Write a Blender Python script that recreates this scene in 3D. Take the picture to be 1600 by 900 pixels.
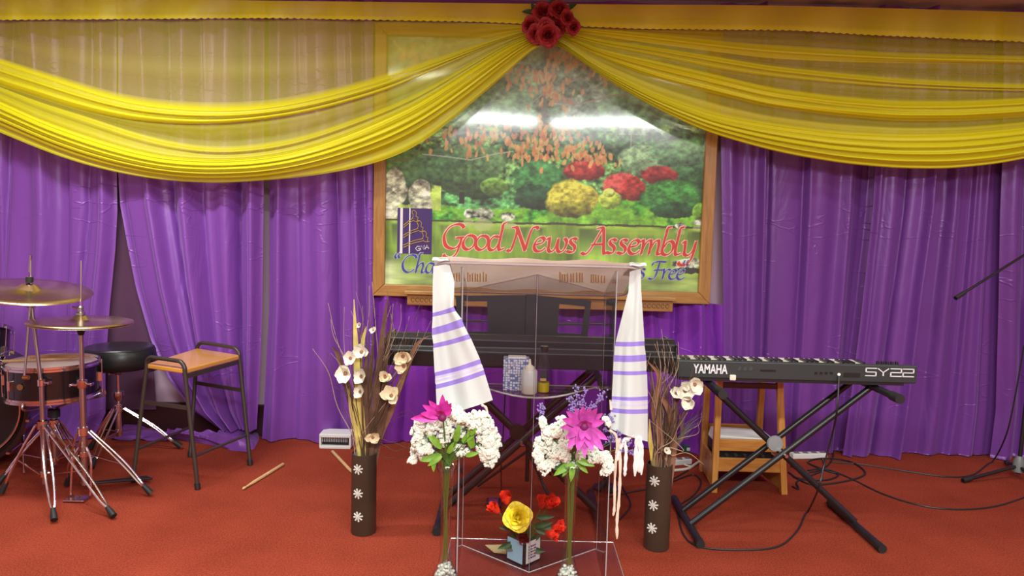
import bpy, math, random
import numpy as np
from mathutils import Vector, Matrix, Quaternion
V = Vector
R = random.Random(7)
sc = bpy.context.scene
for o in list(bpy.data.objects): bpy.data.objects.remove(o)
COL = sc.collection

# ------------------------------------------------------------------ camera, world, light, exposure
F = 1155.0; CAMH = 1.45; PITCH = math.radians(5.0); ROLL = math.radians(1.5)
cam = bpy.data.cameras.new('camera'); cam.sensor_width = 36; cam.lens = 36*F/1600
cam.clip_start = .05
camo = bpy.data.objects.new('camera', cam); COL.objects.link(camo)
camo.location = (0, 0, CAMH)
camo.rotation_mode = 'QUATERNION'
camo.rotation_quaternion = Quaternion((1,0,0), math.pi/2-PITCH) @ Quaternion((0,0,1), ROLL)
sc.camera = camo
wd = bpy.data.worlds.new('world'); sc.world = wd; wd.use_nodes = True
wd.node_tree.nodes['Background'].inputs[0].default_value = (.9,.85,.8,1)
wd.node_tree.nodes['Background'].inputs[1].default_value = .25
sc.view_settings.view_transform = 'Standard'; sc.view_settings.look = 'None'
sc.view_settings.gamma = 1; sc.view_settings.use_curve_mapping = False
sc.view_settings.exposure = 0.12
WALL_Y = 4.82; CEIL = 2.88
# front pair of battens, then fill lamps added for brightness: x0, x1, y, watts
LIGHTS = [(-1.0,.26,-.45,150),(.46,2.35,-.45,200),(-2.9,-1.7,3.1,58),(2.5,3.5,3.1,14),(-1.5,-.4,2.4,34),(1.25,2.2,2.4,16),(-1.9,-.1,-2.2,32),(.6,2.4,-2.2,32)]
for i,(x0,x1,y,w) in enumerate(LIGHTS):
    l = bpy.data.lights.new('batten_or_fill_light','AREA'); l.shape='RECTANGLE'; l.size=x1-x0; l.size_y=(.28 if y>-1 else .24) if y<0 else .12
    l.energy=w; l.color=(.93,1,.96)
    o=bpy.data.objects.new('batten_or_fill_light',l); o.location=((x0+x1)/2,y,CEIL-.075); COL.objects.link(o)

def ray(px,py):
    x=px-800; y=450-py
    xc=x*math.cos(ROLL)-y*math.sin(ROLL); yc=x*math.sin(ROLL)+y*math.cos(ROLL)
    f=V((0,math.cos(PITCH),-math.sin(PITCH))); u=V((0,math.sin(PITCH),math.cos(PITCH)))
    return f*F+V((1,0,0))*xc+u*yc
def at(px,py,Y):
    d=ray(px,py); return V((0,0,CAMH))+d*(Y/d.y)
def onz(px,py,z=0.0):
    d=ray(px,py); return V((0,0,CAMH))+d*((z-CAMH)/d.z)
def S(n,Y): return n*Y/F

# ------------------------------------------------------------------ materials
MATS={}
def mat(name,color,rough=.5,metal=0,spec=.5,sheen=0,bump=None,var=None,trans=0,coat=0,emis=None,aniso=0):
    """bump=(scale,strength[,dist]); var=(scale,amount) colour variation"""
    if name in MATS: return MATS[name]
    m=bpy.data.materials.new(name); m.use_nodes=True; nt=m.node_tree; b=nt.nodes['Principled BSDF']
    b.inputs['Base Color'].default_value=(*color,1); b.inputs['Roughness'].default_value=rough
    b.inputs['Metallic'].default_value=metal; b.inputs['Specular IOR Level'].default_value=spec
    if sheen: b.inputs['Sheen Weight'].default_value=sheen; b.inputs['Sheen Roughness'].default_value=.4
    if coat: b.inputs['Coat Weight'].default_value=coat; b.inputs['Coat Roughness'].default_value=.08
    if trans: b.inputs['Transmission Weight'].default_value=trans
    if emis: b.inputs['Emission Color'].default_value=(*emis[0],1); b.inputs['Emission Strength'].default_value=emis[1]
    tc=nt.nodes.new('ShaderNodeTexCoord')
    if var:
        n=nt.nodes.new('ShaderNodeTexNoise'); n.inputs['Scale'].default_value=var[0]; n.inputs['Detail'].default_value=5
        nt.links.new(tc.outputs['Object'],n.inputs['Vector'])
        r=nt.nodes.new('ShaderNodeMapRange'); r.inputs['To Min'].default_value=1-var[1]; r.inputs['To Max'].default_value=1+var[1]
        r.inputs['From Min'].default_value=.3; r.inputs['From Max'].default_value=.7
        nt.links.new(n.outputs['Fac'],r.inputs['Value'])
        mx=nt.nodes.new('ShaderNodeVectorMath'); mx.operation='SCALE'; mx.inputs[0].default_value=color
        nt.links.new(r.outputs['Result'],mx.inputs['Scale']); nt.links.new(mx.outputs['Vector'],b.inputs['Base Color'])
    if bump:
        n=nt.nodes.new('ShaderNodeTexNoise'); n.inputs['Scale'].default_value=bump[0]; n.inputs['Detail'].default_value=4
        nt.links.new(tc.outputs['Object'],n.inputs['Vector'])
        bp=nt.nodes.new('ShaderNodeBump'); bp.inputs['Strength'].default_value=bump[1]; bp.inputs['Distance'].default_value=bump[2] if len(bump)>2 else .01
        nt.links.new(n.outputs['Fac'],bp.inputs['Height']); nt.links.new(bp.outputs['Normal'],b.inputs['Normal'])
    MATS[name]=m; return m

def wood(name,c1,c2,axis=0,scale=9,rough=.4):
    if name in MATS: return MATS[name]
    m=mat(name,c1,rough); nt=m.node_tree; b=nt.nodes['Principled BSDF']
    tc=nt.nodes.new('ShaderNodeTexCoord'); mp=nt.nodes.new('ShaderNodeMapping')
    s=[scale*3]*3; s[axis]=scale*.25; mp.inputs['Scale'].default_value=s
    n=nt.nodes.new('ShaderNodeTexNoise'); n.inputs['Scale'].default_value=2.2; n.inputs['Detail'].default_value=6; n.inputs['Distortion'].default_value=.6
    r=nt.nodes.new('ShaderNodeValToRGB'); r.color_ramp.elements[0].color=(*c1,1); r.color_ramp.elements[1].color=(*c2,1)
    r.color_ramp.elements[0].position=.35; r.color_ramp.elements[1].position=.65
    nt.links.new(tc.outputs['Object'],mp.inputs['Vector']); nt.links.new(mp.outputs['Vector'],n.inputs['Vector'])
    nt.links.new(n.outputs['Fac'],r.inputs['Fac']); nt.links.new(r.outputs['Color'],b.inputs['Base Color'])
    return m

def clear(name,tint=(.9,.9,.9),ior=1.49,rough=.02,extra=0.0):
    if name in MATS: return MATS[name]
    m=bpy.data.materials.new(name); m.use_nodes=True; nt=m.node_tree
    for n in list(nt.nodes):
        if n.type!='OUTPUT_MATERIAL': nt.nodes.remove(n)
    out=[n for n in nt.nodes if n.type=='OUTPUT_MATERIAL'][0]
    t=nt.nodes.new('ShaderNodeBsdfTransparent'); t.inputs[0].default_value=(*tint,1)
    g=nt.nodes.new('ShaderNodeBsdfGlossy'); g.inputs['Roughness'].default_value=rough
    # Schlick reflectance from the angle between view ray and surface, the same on both faces of a thin sheet
    ge=nt.nodes.new('ShaderNodeNewGeometry'); dt=nt.nodes.new('ShaderNodeVectorMath'); dt.operation='DOT_PRODUCT'
    nt.links.new(ge.outputs['Incoming'],dt.inputs[0]); nt.links.new(ge.outputs['Normal'],dt.inputs[1])
    ab=nt.nodes.new('ShaderNodeMath'); ab.operation='ABSOLUTE'; nt.links.new(dt.outputs['Value'],ab.inputs[0])
    om=nt.nodes.new('ShaderNodeMath'); om.operation='SUBTRACT'; om.inputs[0].default_value=1; nt.links.new(ab.outputs[0],om.inputs[1])
    pw=nt.nodes.new('ShaderNodeMath'); pw.operation='POWER'; pw.inputs[1].default_value=5; nt.links.new(om.outputs[0],pw.inputs[0])
    f=nt.nodes.new('ShaderNodeMath'); f.operation='MULTIPLY_ADD'; f.inputs[1].default_value=.8; f.inputs[2].default_value=.04; nt.links.new(pw.outputs[0],f.inputs[0])
    a=nt.nodes.new('ShaderNodeMath'); a.operation='ADD'; a.inputs[1].default_value=extra; a.use_clamp=True
    x=nt.nodes.new('ShaderNodeMixShader')
    nt.links.new(f.outputs[0],a.inputs[0]); nt.links.new(a.outputs[0],x.inputs[0])
    nt.links.new(t.outputs[0],x.inputs[1]); nt.links.new(g.outputs[0],x.inputs[2]); nt.links.new(x.outputs[0],out.inputs[0])
    MATS[name]=m; return m

def thin_cloth(name,color,k=.4,bump=True):
    m=mat(name,color,.85,sheen=.2,bump=(300,.08,.002)); nt=m.node_tree; b=nt.nodes['Principled BSDF']
    out=[n for n in nt.nodes if n.type=='OUTPUT_MATERIAL'][0]
    t=nt.nodes.new('ShaderNodeBsdfTranslucent'); t.inputs[0].default_value=(*color,1); x=nt.nodes.new('ShaderNodeMixShader'); x.inputs[0].default_value=k
    nt.links.new(b.outputs[0],x.inputs[1]); nt.links.new(t.outputs[0],x.inputs[2]); nt.links.new(x.outputs[0],out.inputs[0]); return m
def sheer(name,color,tint):
    """net fabric: the 'dens' attribute says how many gathered layers of net lie over one another"""
    m=bpy.data.materials.new(name); m.use_nodes=True; nt=m.node_tree
    for n in list(nt.nodes):
        if n.type!='OUTPUT_MATERIAL': nt.nodes.remove(n)
    out=[n for n in nt.nodes if n.type=='OUTPUT_MATERIAL'][0]
    t=nt.nodes.new('ShaderNodeBsdfTransparent'); t.inputs[0].default_value=(*tint,1)
    d=nt.nodes.new('ShaderNodeBsdfDiffuse'); d.inputs[0].default_value=(*color,1)
    tr=nt.nodes.new('ShaderNodeBsdfTranslucent'); tr.inputs[0].default_value=(*color,1)
    gl=nt.nodes.new('ShaderNodeBsdfGlossy'); gl.inputs[0].default_value=(1,.95,.6,1); gl.inputs['Roughness'].default_value=.45
    m1=nt.nodes.new('ShaderNodeMixShader'); m1.inputs[0].default_value=.22
    m2=nt.nodes.new('ShaderNodeMixShader'); m2.inputs[0].default_value=.05
    m3=nt.nodes.new('ShaderNodeMixShader'); at_=nt.nodes.new('ShaderNodeAttribute'); at_.attribute_name='dens'
    L=nt.links.new
    L(d.outputs[0],m1.inputs[1]); L(tr.outputs[0],m1.inputs[2]); L(m1.outputs[0],m2.inputs[1]); L(gl.outputs[0],m2.inputs[2])
    L(at_.outputs['Fac'],m3.inputs[0]); L(t.outputs[0],m3.inputs[1]); L(m2.outputs[0],m3.inputs[2]); L(m3.outputs[0],out.inputs[0])
    MATS[name]=m; return m

# ------------------------------------------------------------------ mesh builder
def frame(d):
    d=d.normalized(); a=V((0,0,1)) if abs(d.z)<.9 else V((1,0,0))
    s=d.cross(a).normalized(); return s, s.cross(d).normalized()
class MB:
    def __init__(s): s.v=[]; s.f=[]; s.mi=[]; s.cur=0; s.attr=None
    def face(s,*idx): s.f.append(tuple(idx)); s.mi.append(s.cur)
    def box(s,c,size,ax=None):
        ax=ax or (V((1,0,0)),V((0,1,0)),V((0,0,1))); c=V(c); n=len(s.v)
        for k in range(8):
            s.v.append(c+ax[0]*(size[0]/2*(1 if k&1 else -1))+ax[1]*(size[1]/2*(1 if k&2 else -1))+ax[2]*(size[2]/2*(1 if k&4 else -1)))
        for q in ((0,2,3,1),(4,5,7,6),(0,1,5,4),(2,6,7,3),(0,4,6,2),(1,3,7,5)): s.face(*[n+i for i in q])
        return s
    def beam(s,a,b,w,h,up=V((0,0,1))):
        a=V(a);b=V(b); d=(b-a); L=d.length; d.normalize(); sd=d.cross(up).normalized(); u=sd.cross(d).normalized()
        return s.box((a+b)/2,(L,w,h),(d,sd,u))
    def slab(s,poly,d):
        """prism: polygon (list of 3D) pushed along vector d"""
        n=len(s.v); k=len(poly); d=V(d)
        for p in poly: s.v.append(V(p))
        for p in poly: s.v.append(V(p)+d)
        s.face(*range(n,n+k)); s.face(*range(n+2*k-1,n+k-1,-1))
        for i in range(k): j=(i+1)%k; s.face(n+i,n+k+i,n+k+j,n+j)
        return s
    def tube(s,pts,r,n=8,cap=True):
        pts=[V(p) for p in pts]; rs=r if isinstance(r,(list,tuple)) else [r]*len(pts)
        base=len(s.v); prev=None
        for i,p in enumerate(pts):
            d=(pts[min(i+1,len(pts)-1)]-pts[max(i-1,0)])
            if d.length<1e-9: d=V((0,0,1))
            d.normalize()
            if prev is None: a,_=frame(d)
            else:
                a=prev-d*prev.dot(d)
                if a.length<1e-6: a,_=frame(d)
                a.normalize()
            prev=a; b=d.cross(a)
            for k in range(n):
                t=2*math.pi*k/n; s.v.append(p+(a*math.cos(t)+b*math.sin(t))*rs[i])
        for i in range(len(pts)-1):
            for k in range(n):
                j=(k+1)%n; s.face(base+i*n+k,base+i*n+j,base+(i+1)*n+j,base+(i+1)*n+k)
        if cap and n>2:
            s.face(*[base+k for k in range(n-1,-1,-1)]); e=base+(len(pts)-1)*n; s.face(*[e+k for k in range(n)])
        return s
    def lathe(s,prof,c,axis=V((0,0,1)),n=24,cap=True,wob=0):
        c=V(c); axis=V(axis).normalized(); a,b=frame(axis); base=len(s.v)
        for r,h in prof:
            for k in range(n):
                t=2*math.pi*k/n; rr=r*(1+wob*math.sin(3*t)); s.v.append(c+axis*h+(a*math.cos(t)+b*math.sin(t))*rr)
        for i in range(len(prof)-1):
            for k in range(n):
                j=(k+1)%n; s.face(base+i*n+k,base+(i+1)*n+k,base+(i+1)*n+j,base+i*n+j)
        if cap:
            s.face(*[base+k for k in range(n)]); e=base+(len(prof)-1)*n; s.face(*[e+k for k in range(n-1,-1,-1)])
        return s
    def ball(s,c,r,n=8,m=6,ax=(1,1,1)):
        c=V(c); base=len(s.v)
        s.v.append(c+V((0,0,-r*ax[2])))
        for i in range(1,m):
            ph=math.pi*i/m
            for k in range(n):
                t=2*math.pi*k/n; s.v.append(c+V((math.cos(t)*math.sin(ph)*r*ax[0],math.sin(t)*math.sin(ph)*r*ax[1],-math.cos(ph)*r*ax[2])))
        s.v.append(c+V((0,0,r*ax[2]))); top=len(s.v)-1
        for k in range(n):
            j=(k+1)%n; s.face(base,base+1+j,base+1+k); s.face(top,base+1+(m-2)*n+k,base+1+(m-2)*n+j)
            for i in range(m-2): s.face(base+1+i*n+k,base+1+i*n+j,base+1+(i+1)*n+j,base+1+(i+1)*n+k)
        return s
    def grid(s,fn,nu,nv):
        base=len(s.v)
        for j in range(nv+1):
            for i in range(nu+1): s.v.append(V(fn(i/nu,j/nv)))
        for j in range(nv):
            for i in range(nu):
                a=base+j*(nu+1)+i; s.face(a,a+1,a+nu+2,a+nu+1)
        return s
    def build(s,name,material,parent=None,smooth=False,origin=None,bevel=0,label=None,cat=None,group=None,kind=None,solid=0,sub=0):
        me=bpy.data.meshes.new(name)
        if parent is not None:
            root=parent
            while root.parent: root=root.parent
            off=root.location.copy()
        else:
            if origin is None:
                xs=[p.x for p in s.v]; ys=[p.y for p in s.v]; off=V(((min(xs)+max(xs))/2,(min(ys)+max(ys))/2,min(p.z for p in s.v)))
            else: off=V(origin)
        me.from_pydata([tuple(p-off) for p in s.v],[],s.f); me.update()
        mats=material if isinstance(material,(list,tuple)) else [material]
        for m in mats: me.materials.append(m)
        if len(mats)>1: me.polygons.foreach_set('material_index',s.mi)
        if smooth:
            me.polygons.foreach_set('use_smooth',[True]*len(me.polygons))
            if smooth!='all':
                try: me.set_sharp_from_angle(angle=math.radians(smooth if smooth>1 else 42))
                except Exception: pass
        if s.attr:
            for an,vals in s.attr.items():
                A=me.attributes.new(an,'FLOAT','POINT'); A.data.foreach_set('value',vals)
        o=bpy.data.objects.new(name,me); COL.objects.link(o)
        if parent is not None: o.parent=parent
        else: o.location=off
        if bevel:
            b=o.modifiers.new('b','BEVEL'); b.width=bevel; b.segments=2; b.limit_method='ANGLE'
        if solid:
            b=o.modifiers.new('s','SOLIDIFY'); b.thickness=solid; b.offset=0
        if sub:
            b=o.modifiers.new('u','SUBSURF'); b.levels=sub; b.render_levels=sub
        tag(o,label,cat,group,kind)
        return o
def tag(o,label=None,cat=None,group=None,kind=None):
    if label: o['label']=label
    if cat: o['category']=cat
    if group: o['group']=group
    if kind: o['kind']=kind
    return o
def thing(name,loc,label,cat,group=None):
    o=bpy.data.objects.new(name,None); COL.objects.link(o); o.location=V(loc); o.empty_display_size=.05
    return tag(o,label,cat,group)
def smoothpts(pts,n=6):
    pts=[V(p) for p in pts]
    if len(pts)<3: return pts
    P=[pts[0]*2-pts[1]]+pts+[pts[-1]*2-pts[-2]]; out=[]
    for i in range(1,len(P)-2):
        for k in range(n):
            t=k/n; a,b,c,d=P[i-1],P[i],P[i+1],P[i+2]
            out.append(.5*((2*b)+(c-a)*t+(2*a-5*b+4*c-d)*t*t+(3*b-a-3*c+d)*t**3))
    out.append(pts[-1]); return out
def interp(xs,pts):
    a=np.array(pts,float); return np.interp(xs,a[:,0],a[:,1])
def sinterp(xs,pts,k=1.0):
    """smooth interpolation: average of shifted linear interpolations"""
    a=np.array(pts,float); xs=np.asarray(xs,float); acc=0; w=np.array([1,2,3,4,3,2,1.]); w/=w.sum()
    for i,wi in enumerate(w): acc=acc+wi*np.interp(xs+(i-3)*12*k,a[:,0],a[:,1],left=None,right=None)
    return acc
# ------------------------------------------------------------------ setting
m_wall=mat('mauve_wall_paint',(.50,.34,.46),.6,bump=(60,.05))
m_base=mat('maroon_skirting_paint',(.035,.008,.01),.4)
def carpet():
    m=mat('red_carpet',(.42,.055,.03),.95,spec=.1,sheen=0); nt=m.node_tree; b=nt.nodes['Principled BSDF']
    tc=nt.nodes.new('ShaderNodeTexCoord')
    n1=nt.nodes.new('ShaderNodeTexNoise'); n1.inputs['Scale'].default_value=3; n1.inputs['Detail'].default_value=3
    n2=nt.nodes.new('ShaderNodeTexNoise'); n2.inputs['Scale'].default_value=140; n2.inputs['Detail'].default_value=3
    ad=nt.nodes.new('ShaderNodeMath'); ad.operation='MULTIPLY_ADD'; ad.inputs[1].default_value=.35
    r=nt.nodes.new('ShaderNodeValToRGB'); e=r.color_ramp.elements
    e[0].position=.40; e[0].color=(.15,.020,.009,1); e[1].position=.85; e[1].color=(.34,.056,.028,1)
    L=nt.links.new
    L(tc.outputs['Object'],n1.inputs['Vector']); L(tc.outputs['Object'],n2.inputs['Vector'])
    L(n1.outputs['Fac'],ad.inputs[0]); L(n2.outputs['Fac'],ad.inputs[2]); L(ad.outputs[0],r.inputs[0]); L(r.outputs[0],b.inputs['Base Color'])
    bp=nt.nodes.new('ShaderNodeBump'); bp.inputs['Strength'].default_value=.8; bp.inputs['Distance'].default_value=.006
    L(n2.outputs['Fac'],bp.inputs['Height']); L(bp.outputs['Normal'],b.inputs['Normal'])
    return m
m_carpet=carpet()
MB().box((0,.5,-.05),(8.8,9.2,.1)).build('floor',m_carpet,origin=(0,0,0),kind='structure')
MB().box((0,WALL_Y+.06,CEIL/2),(8.8,.12,CEIL)).build('wall_back',m_wall,kind='structure')
MB().box((-4.45,.45,CEIL/2),(.1,8.9,CEIL)).build('wall_left',m_wall,kind='structure')
MB().box((4.45,.45,CEIL/2),(.1,8.9,CEIL)).build('wall_right',m_wall,kind='structure')
MB().box((0,-4.05,CEIL/2),(8.8,.1,CEIL)).build('wall_front',mat('grey_wall_paint',(.45,.42,.40),.7),kind='structure')
m_ceil=mat('tan_ceiling_paint',(.84,.62,.47),.75,bump=(30,.05))
MB().box((0,.45,CEIL+.05),(8.8,8.9,.1)).build('ceiling',m_ceil,kind='structure')
MB().box((0,WALL_Y-.012,.105),(8.8,.024,.21)).build('baseboard_back',m_base,bevel=.004,kind='structure')
m_white=mat('white_enamel',(.75,.75,.72),.4)
for i,(x0,x1,y,w) in enumerate(LIGHTS):
    t=thing('ceiling_or_fill_light',((x0+x1)/2,y,CEIL),'white fluorescent batten on the ceiling, '+['middle left in front of the stage','middle right in front of the stage','unseen fill lamp added above the drum kit','unseen fill lamp added above the right of the stage','unseen fill lamp added above the stage left of its middle','unseen fill lamp added above the stage right of its middle','unseen fill lamp added left over the hall behind','unseen fill lamp added right over the hall behind'][i],'light')
    MB().box(((x0+x1)/2,y,CEIL-.03),(x1-x0+.04,.28 if y<0 else .16,.06)).build('light_housing',m_white,t,bevel=.006)
    MB().box((x0-.01,y,CEIL-.07),(.03,.14,.03)).build('end_cap',m_white,t); MB().box((x1+.01,y,CEIL-.07),(.03,.14,.03)).build('end_cap',m_white,t)

# ------------------------------------------------------------------ purple satin curtains
def satin(name,c,rough=.33):
    m=mat(name,c,rough,spec=.8,sheen=.3); nt=m.node_tree; b=nt.nodes['Principled BSDF']
    b.inputs['Sheen Tint'].default_value=(.75,.5,1,1)
    b.inputs['Specular Tint'].default_value=(.8,.6,1,1)
    tc=nt.nodes.new('ShaderNodeTexCoord'); L=nt.links.new
    mp=nt.nodes.new('ShaderNodeMapping'); mp.inputs['Scale'].default_value=(2.2,2.2,.55)
    n=nt.nodes.new('ShaderNodeTexNoise'); n.inputs['Scale'].default_value=2.5; n.inputs['Detail'].default_value=3; n.inputs['Distortion'].default_value=.8
    # sparse sharp crease lines
    mp2=nt.nodes.new('ShaderNodeMapping'); mp2.inputs['Scale'].default_value=(1.0,1,3.2); mp2.inputs['Rotation'].default_value=(0,.25,0)
    w=nt.nodes.new('ShaderNodeTexVoronoi'); w.feature='DISTANCE_TO_EDGE'; w.inputs['Scale'].default_value=1.7
    nd=nt.nodes.new('ShaderNodeTexNoise'); nd.inputs['Scale'].default_value=2.0; nd.inputs['Detail'].default_value=3
    va=nt.nodes.new('ShaderNodeVectorMath'); va.operation='MULTIPLY_ADD'; va.inputs[1].default_value=(.5,.5,.5)
    mr=nt.nodes.new('ShaderNodeMapRange'); mr.inputs['From Max'].default_value=.022; mr.inputs['To Min'].default_value=.22; mr.inputs['To Max'].default_value=0
    mk=nt.nodes.new('ShaderNodeTexNoise'); mk.inputs['Scale'].default_value=1.6
    mg=nt.nodes.new('ShaderNodeMapRange'); mg.inputs['From Min'].default_value=.48; mg.inputs['From Max'].default_value=.62
    mu=nt.nodes.new('ShaderNodeMath'); mu.operation='MULTIPLY'
    ad=nt.nodes.new('ShaderNodeMath'); ad.operation='ADD'
    bp=nt.nodes.new('ShaderNodeBump'); bp.inputs['Strength'].default_value=.55; bp.inputs['Distance'].default_value=.022
    L(tc.outputs['Object'],mp.inputs[0]); L(mp.outputs[0],n.inputs['Vector'])
    L(tc.outputs['Object'],mp2.inputs[0]); L(mp2.outputs[0],nd.inputs['Vector']); L(nd.outputs['Color'],va.inputs[0]); L(mp2.outputs[0],va.inputs[2]); L(va.outputs[0],w.inputs['Vector'])
    L(w.outputs['Distance'],mr.inputs[0]); L(tc.outputs['Object'],mk.inputs['Vector']); L(mk.outputs['Fac'],mg.inputs[0])
    L(mr.outputs[0],mu.inputs[0]); L(mg.outputs[0],mu.inputs[1]); L(mu.outputs[0],ad.inputs[0]); L(n.outputs['Fac'],ad.inputs[1])
    L(ad.outputs[0],bp.inputs['Height']); L(bp.outputs[0],b.inputs['Normal'])
    return m
m_satin=satin('purple_satin',(.205,.062,.36))
m_satin_r=satin('purple_satin_deep',(.16,.047,.28))
m_satin_v=satin('violet_satin',(.21,.035,.40),.28)
ZT=2.84
def curtain(name,mt,left,right,Y,folds,label,group=None,seed=0,nu=110,nv=90,hem=0,wave=.012,topz=ZT,flare=0.0):
    """left/right: edges as photo points read at depth Y; folds: (u_top,u_bottom,height,width,sharp)"""
    rr=random.Random(seed); Y+=.09 if Y<4.73 else .03
    folds=[(a,b,h*1.7,w,s) for a,b,h,w,s in folds]
    if mt is m_satin_r: wave=min(wave,.007)
    L=sorted([(at(x,y,Y).z,at(x,y,Y).x) for x,y in left]); Rr=sorted([(at(x,y,Y).z,at(x,y,Y).x) for x,y in right])
    zb=(L[0][0]+Rr[0][0])/2
    ph=[(rr.uniform(1,5.5),rr.uniform(0,6.3),rr.uniform(-1.2,1.2),rr.uniform(.4,1)) for _ in range(5)]
    Lz=np.array(L); Rz=np.array(Rr)
    def fn(u,v):
        zl=L[0][0]+(topz-L[0][0])*v; zr=Rr[0][0]+(topz-Rr[0][0])*v
        z=zl*(1-u)+zr*u
        xl=np.interp(z,Lz[:,0],Lz[:,1]); xr=np.interp(z,Rz[:,0],Rz[:,1])
        y=0
        for (ut,ub,h,w,s) in folds:
            c=ut*v+ub*(1-v)+.006*math.sin(v*5+ut*20); d=(u-c)/w
            if s=='c': y+=h*math.exp(-d*d)                      # soft ridge (towards the room)
            elif s=='v': y-=h*math.exp(-abs(d)*1.6)             # sharp valley
            elif s=='s': y+=h*(1/(1+math.exp(-d*4))-.5)*math.exp(-abs(d)*.35)  # step: one panel over another
        for (f,p,dr,a) in ph: y+=wave*a*math.sin(f*2*math.pi*u/1.6+p+dr*v*1.5)*(1.15-.5*v)
        y+=flare*(1-v)**6
        return (xl+(xr-xl)*u,min(Y-y-.03,WALL_Y-.03),max(z,.006))
    m=MB().grid(fn,nu,nv)
    return m.build(name,mt,None,'all',label=label,cat='curtain',group=group)
curtain('satin_curtain',m_satin,[(-90,676),(-90,200)],[(163,676),(177,640),(172,570),(176,480),(184,390),(187,330),(186,260),(186,40)],4.66,
  [(.05,.10,.03,.03,'c'),(.30,.38,.035,.03,'s'),(.42,.36,.04,.035,'v'),(.55,.62,.045,.05,'c'),(.70,.78,.04,.03,'s'),(.86,.80,.035,.03,'v'),(.95,.93,.04,.03,'c'),(.18,.2,.03,.04,'s')],
  'purple satin curtain hanging at far left behind the drum kit',seed=1,flare=.1)
curtain('satin_curtain',m_satin,[(340,668),(300,640),(262,590),(235,530),(212,450),(200,390),(187,320),(184,270),(184,40)],[(404,668),(410,560),(413,480),(415,300),(416,40)],4.62,
  [(.06,.05,.03,.04,'s'),(.2,.3,.045,.04,'c'),(.33,.42,.04,.03,'v'),(.47,.5,.04,.05,'c'),(.58,.6,.05,.025,'s'),(.75,.72,.03,.06,'c'),(.84,.8,.06,.03,'v'),(.94,.92,.05,.04,'c')],
  'purple satin curtain pulled to the right, falling behind the orange topped stool',seed=2,wave=.018)
curtain('satin_curtain',m_satin,[(412,683),(416,620),(423,480),(423,300),(421,40)],[(590,690),(586,500),(585,300),(585,40)],4.66,
  [(.12,.1,.035,.05,'c'),(.27,.3,.03,.04,'s'),(.45,.5,.02,.08,'c'),(.62,.68,.03,.05,'v'),(.78,.9,.045,.05,'c'),(.9,.97,.04,.03,'s')],
  'purple satin curtain between the stool and the framed mural',seed=3)
m_plum=mat('plum_gap_shade',(.10,.035,.085),.7)
def shading():  # plain plum sheet added to stand for the shade inside the curtain gap
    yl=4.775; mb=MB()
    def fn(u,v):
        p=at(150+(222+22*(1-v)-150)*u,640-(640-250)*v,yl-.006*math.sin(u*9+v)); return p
    mb.grid(fn,20,20).build('gap_shade_cloth',m_plum,None,'all',label='dark plum lining cloth added to darken the gap between the two left curtains',cat='curtain')
shading()
# cloth spilled on the carpet below the pulled curtain
def puddle():
    rr=random.Random(5)
    out=[(222,662),(235,676),(262,682),(300,690),(338,696),(360,703),(385,706),(398,700),(405,685),(404,668)]
    inn=[(232,655),(262,656),(300,652),(330,650),(350,652),(368,654),(385,656),(392,657),(398,658),(404,660)]
    def fn(u,v):
        x=u*(len(out)-1); i=min(int(x),len(out)-2); f=x-i
        a=onz(*[out[i][k]*(1-f)+out[i+1][k]*f for k in (0,1)],.004); b=onz(*[inn[i][k]*(1-f)+inn[i+1][k]*f for k in (0,1)],.0)
        b.y=min(b.y,4.62); p=a*(1-v)+b*v
        z=.006+.055*math.sin(math.pi*min(1,v*1.15))**.7*(.6+.4*math.sin(u*17+v*5))+.012*math.sin(u*41+v*14)
        z+=.07*v*v*(u>.3)
        return (p.x,p.y,max(z,.004)*(1 if v>0 else .2))
    return MB().grid(fn,60,22)
puddle().build('curtain_hem',m_satin,None,'all',label='purple satin hem spilled over the carpet under the stool',cat='curtain')
# lower curtain under the mural
curtain('satin_curtain',m_satin_v,[(575,694),(583,600),(585,462)],[(850,700),(850,600),(850,466)],4.74,
  [(.08,.06,.03,.03,'c'),(.18,.2,.03,.02,'v'),(.3,.33,.04,.04,'c'),(.42,.4,.05,.02,'s'),(.52,.55,.04,.03,'c'),(.66,.66,.04,.02,'v'),(.8,.8,.04,.03,'c'),(.92,.92,.03,.02,'v')],
  'short violet satin curtain below the left half of the framed mural',seed=4,topz=.975,wave=.02)
curtain('satin_curtain',m_satin_v,[(850,700),(850,600),(850,466)],[(1135,704),(1134,600),(1133,478)],4.74,
  [(.08,.06,.03,.03,'c'),(.2,.2,.04,.02,'v'),(.34,.33,.04,.04,'c'),(.45,.46,.05,.02,'s'),(.58,.6,.04,.03,'c'),(.72,.72,.05,.02,'v'),(.84,.82,.05,.03,'c'),(.93,.95,.04,.02,'v')],
  'short violet satin curtain below the right half of the framed mural',seed=6,topz=.965,wave=.02)
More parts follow.
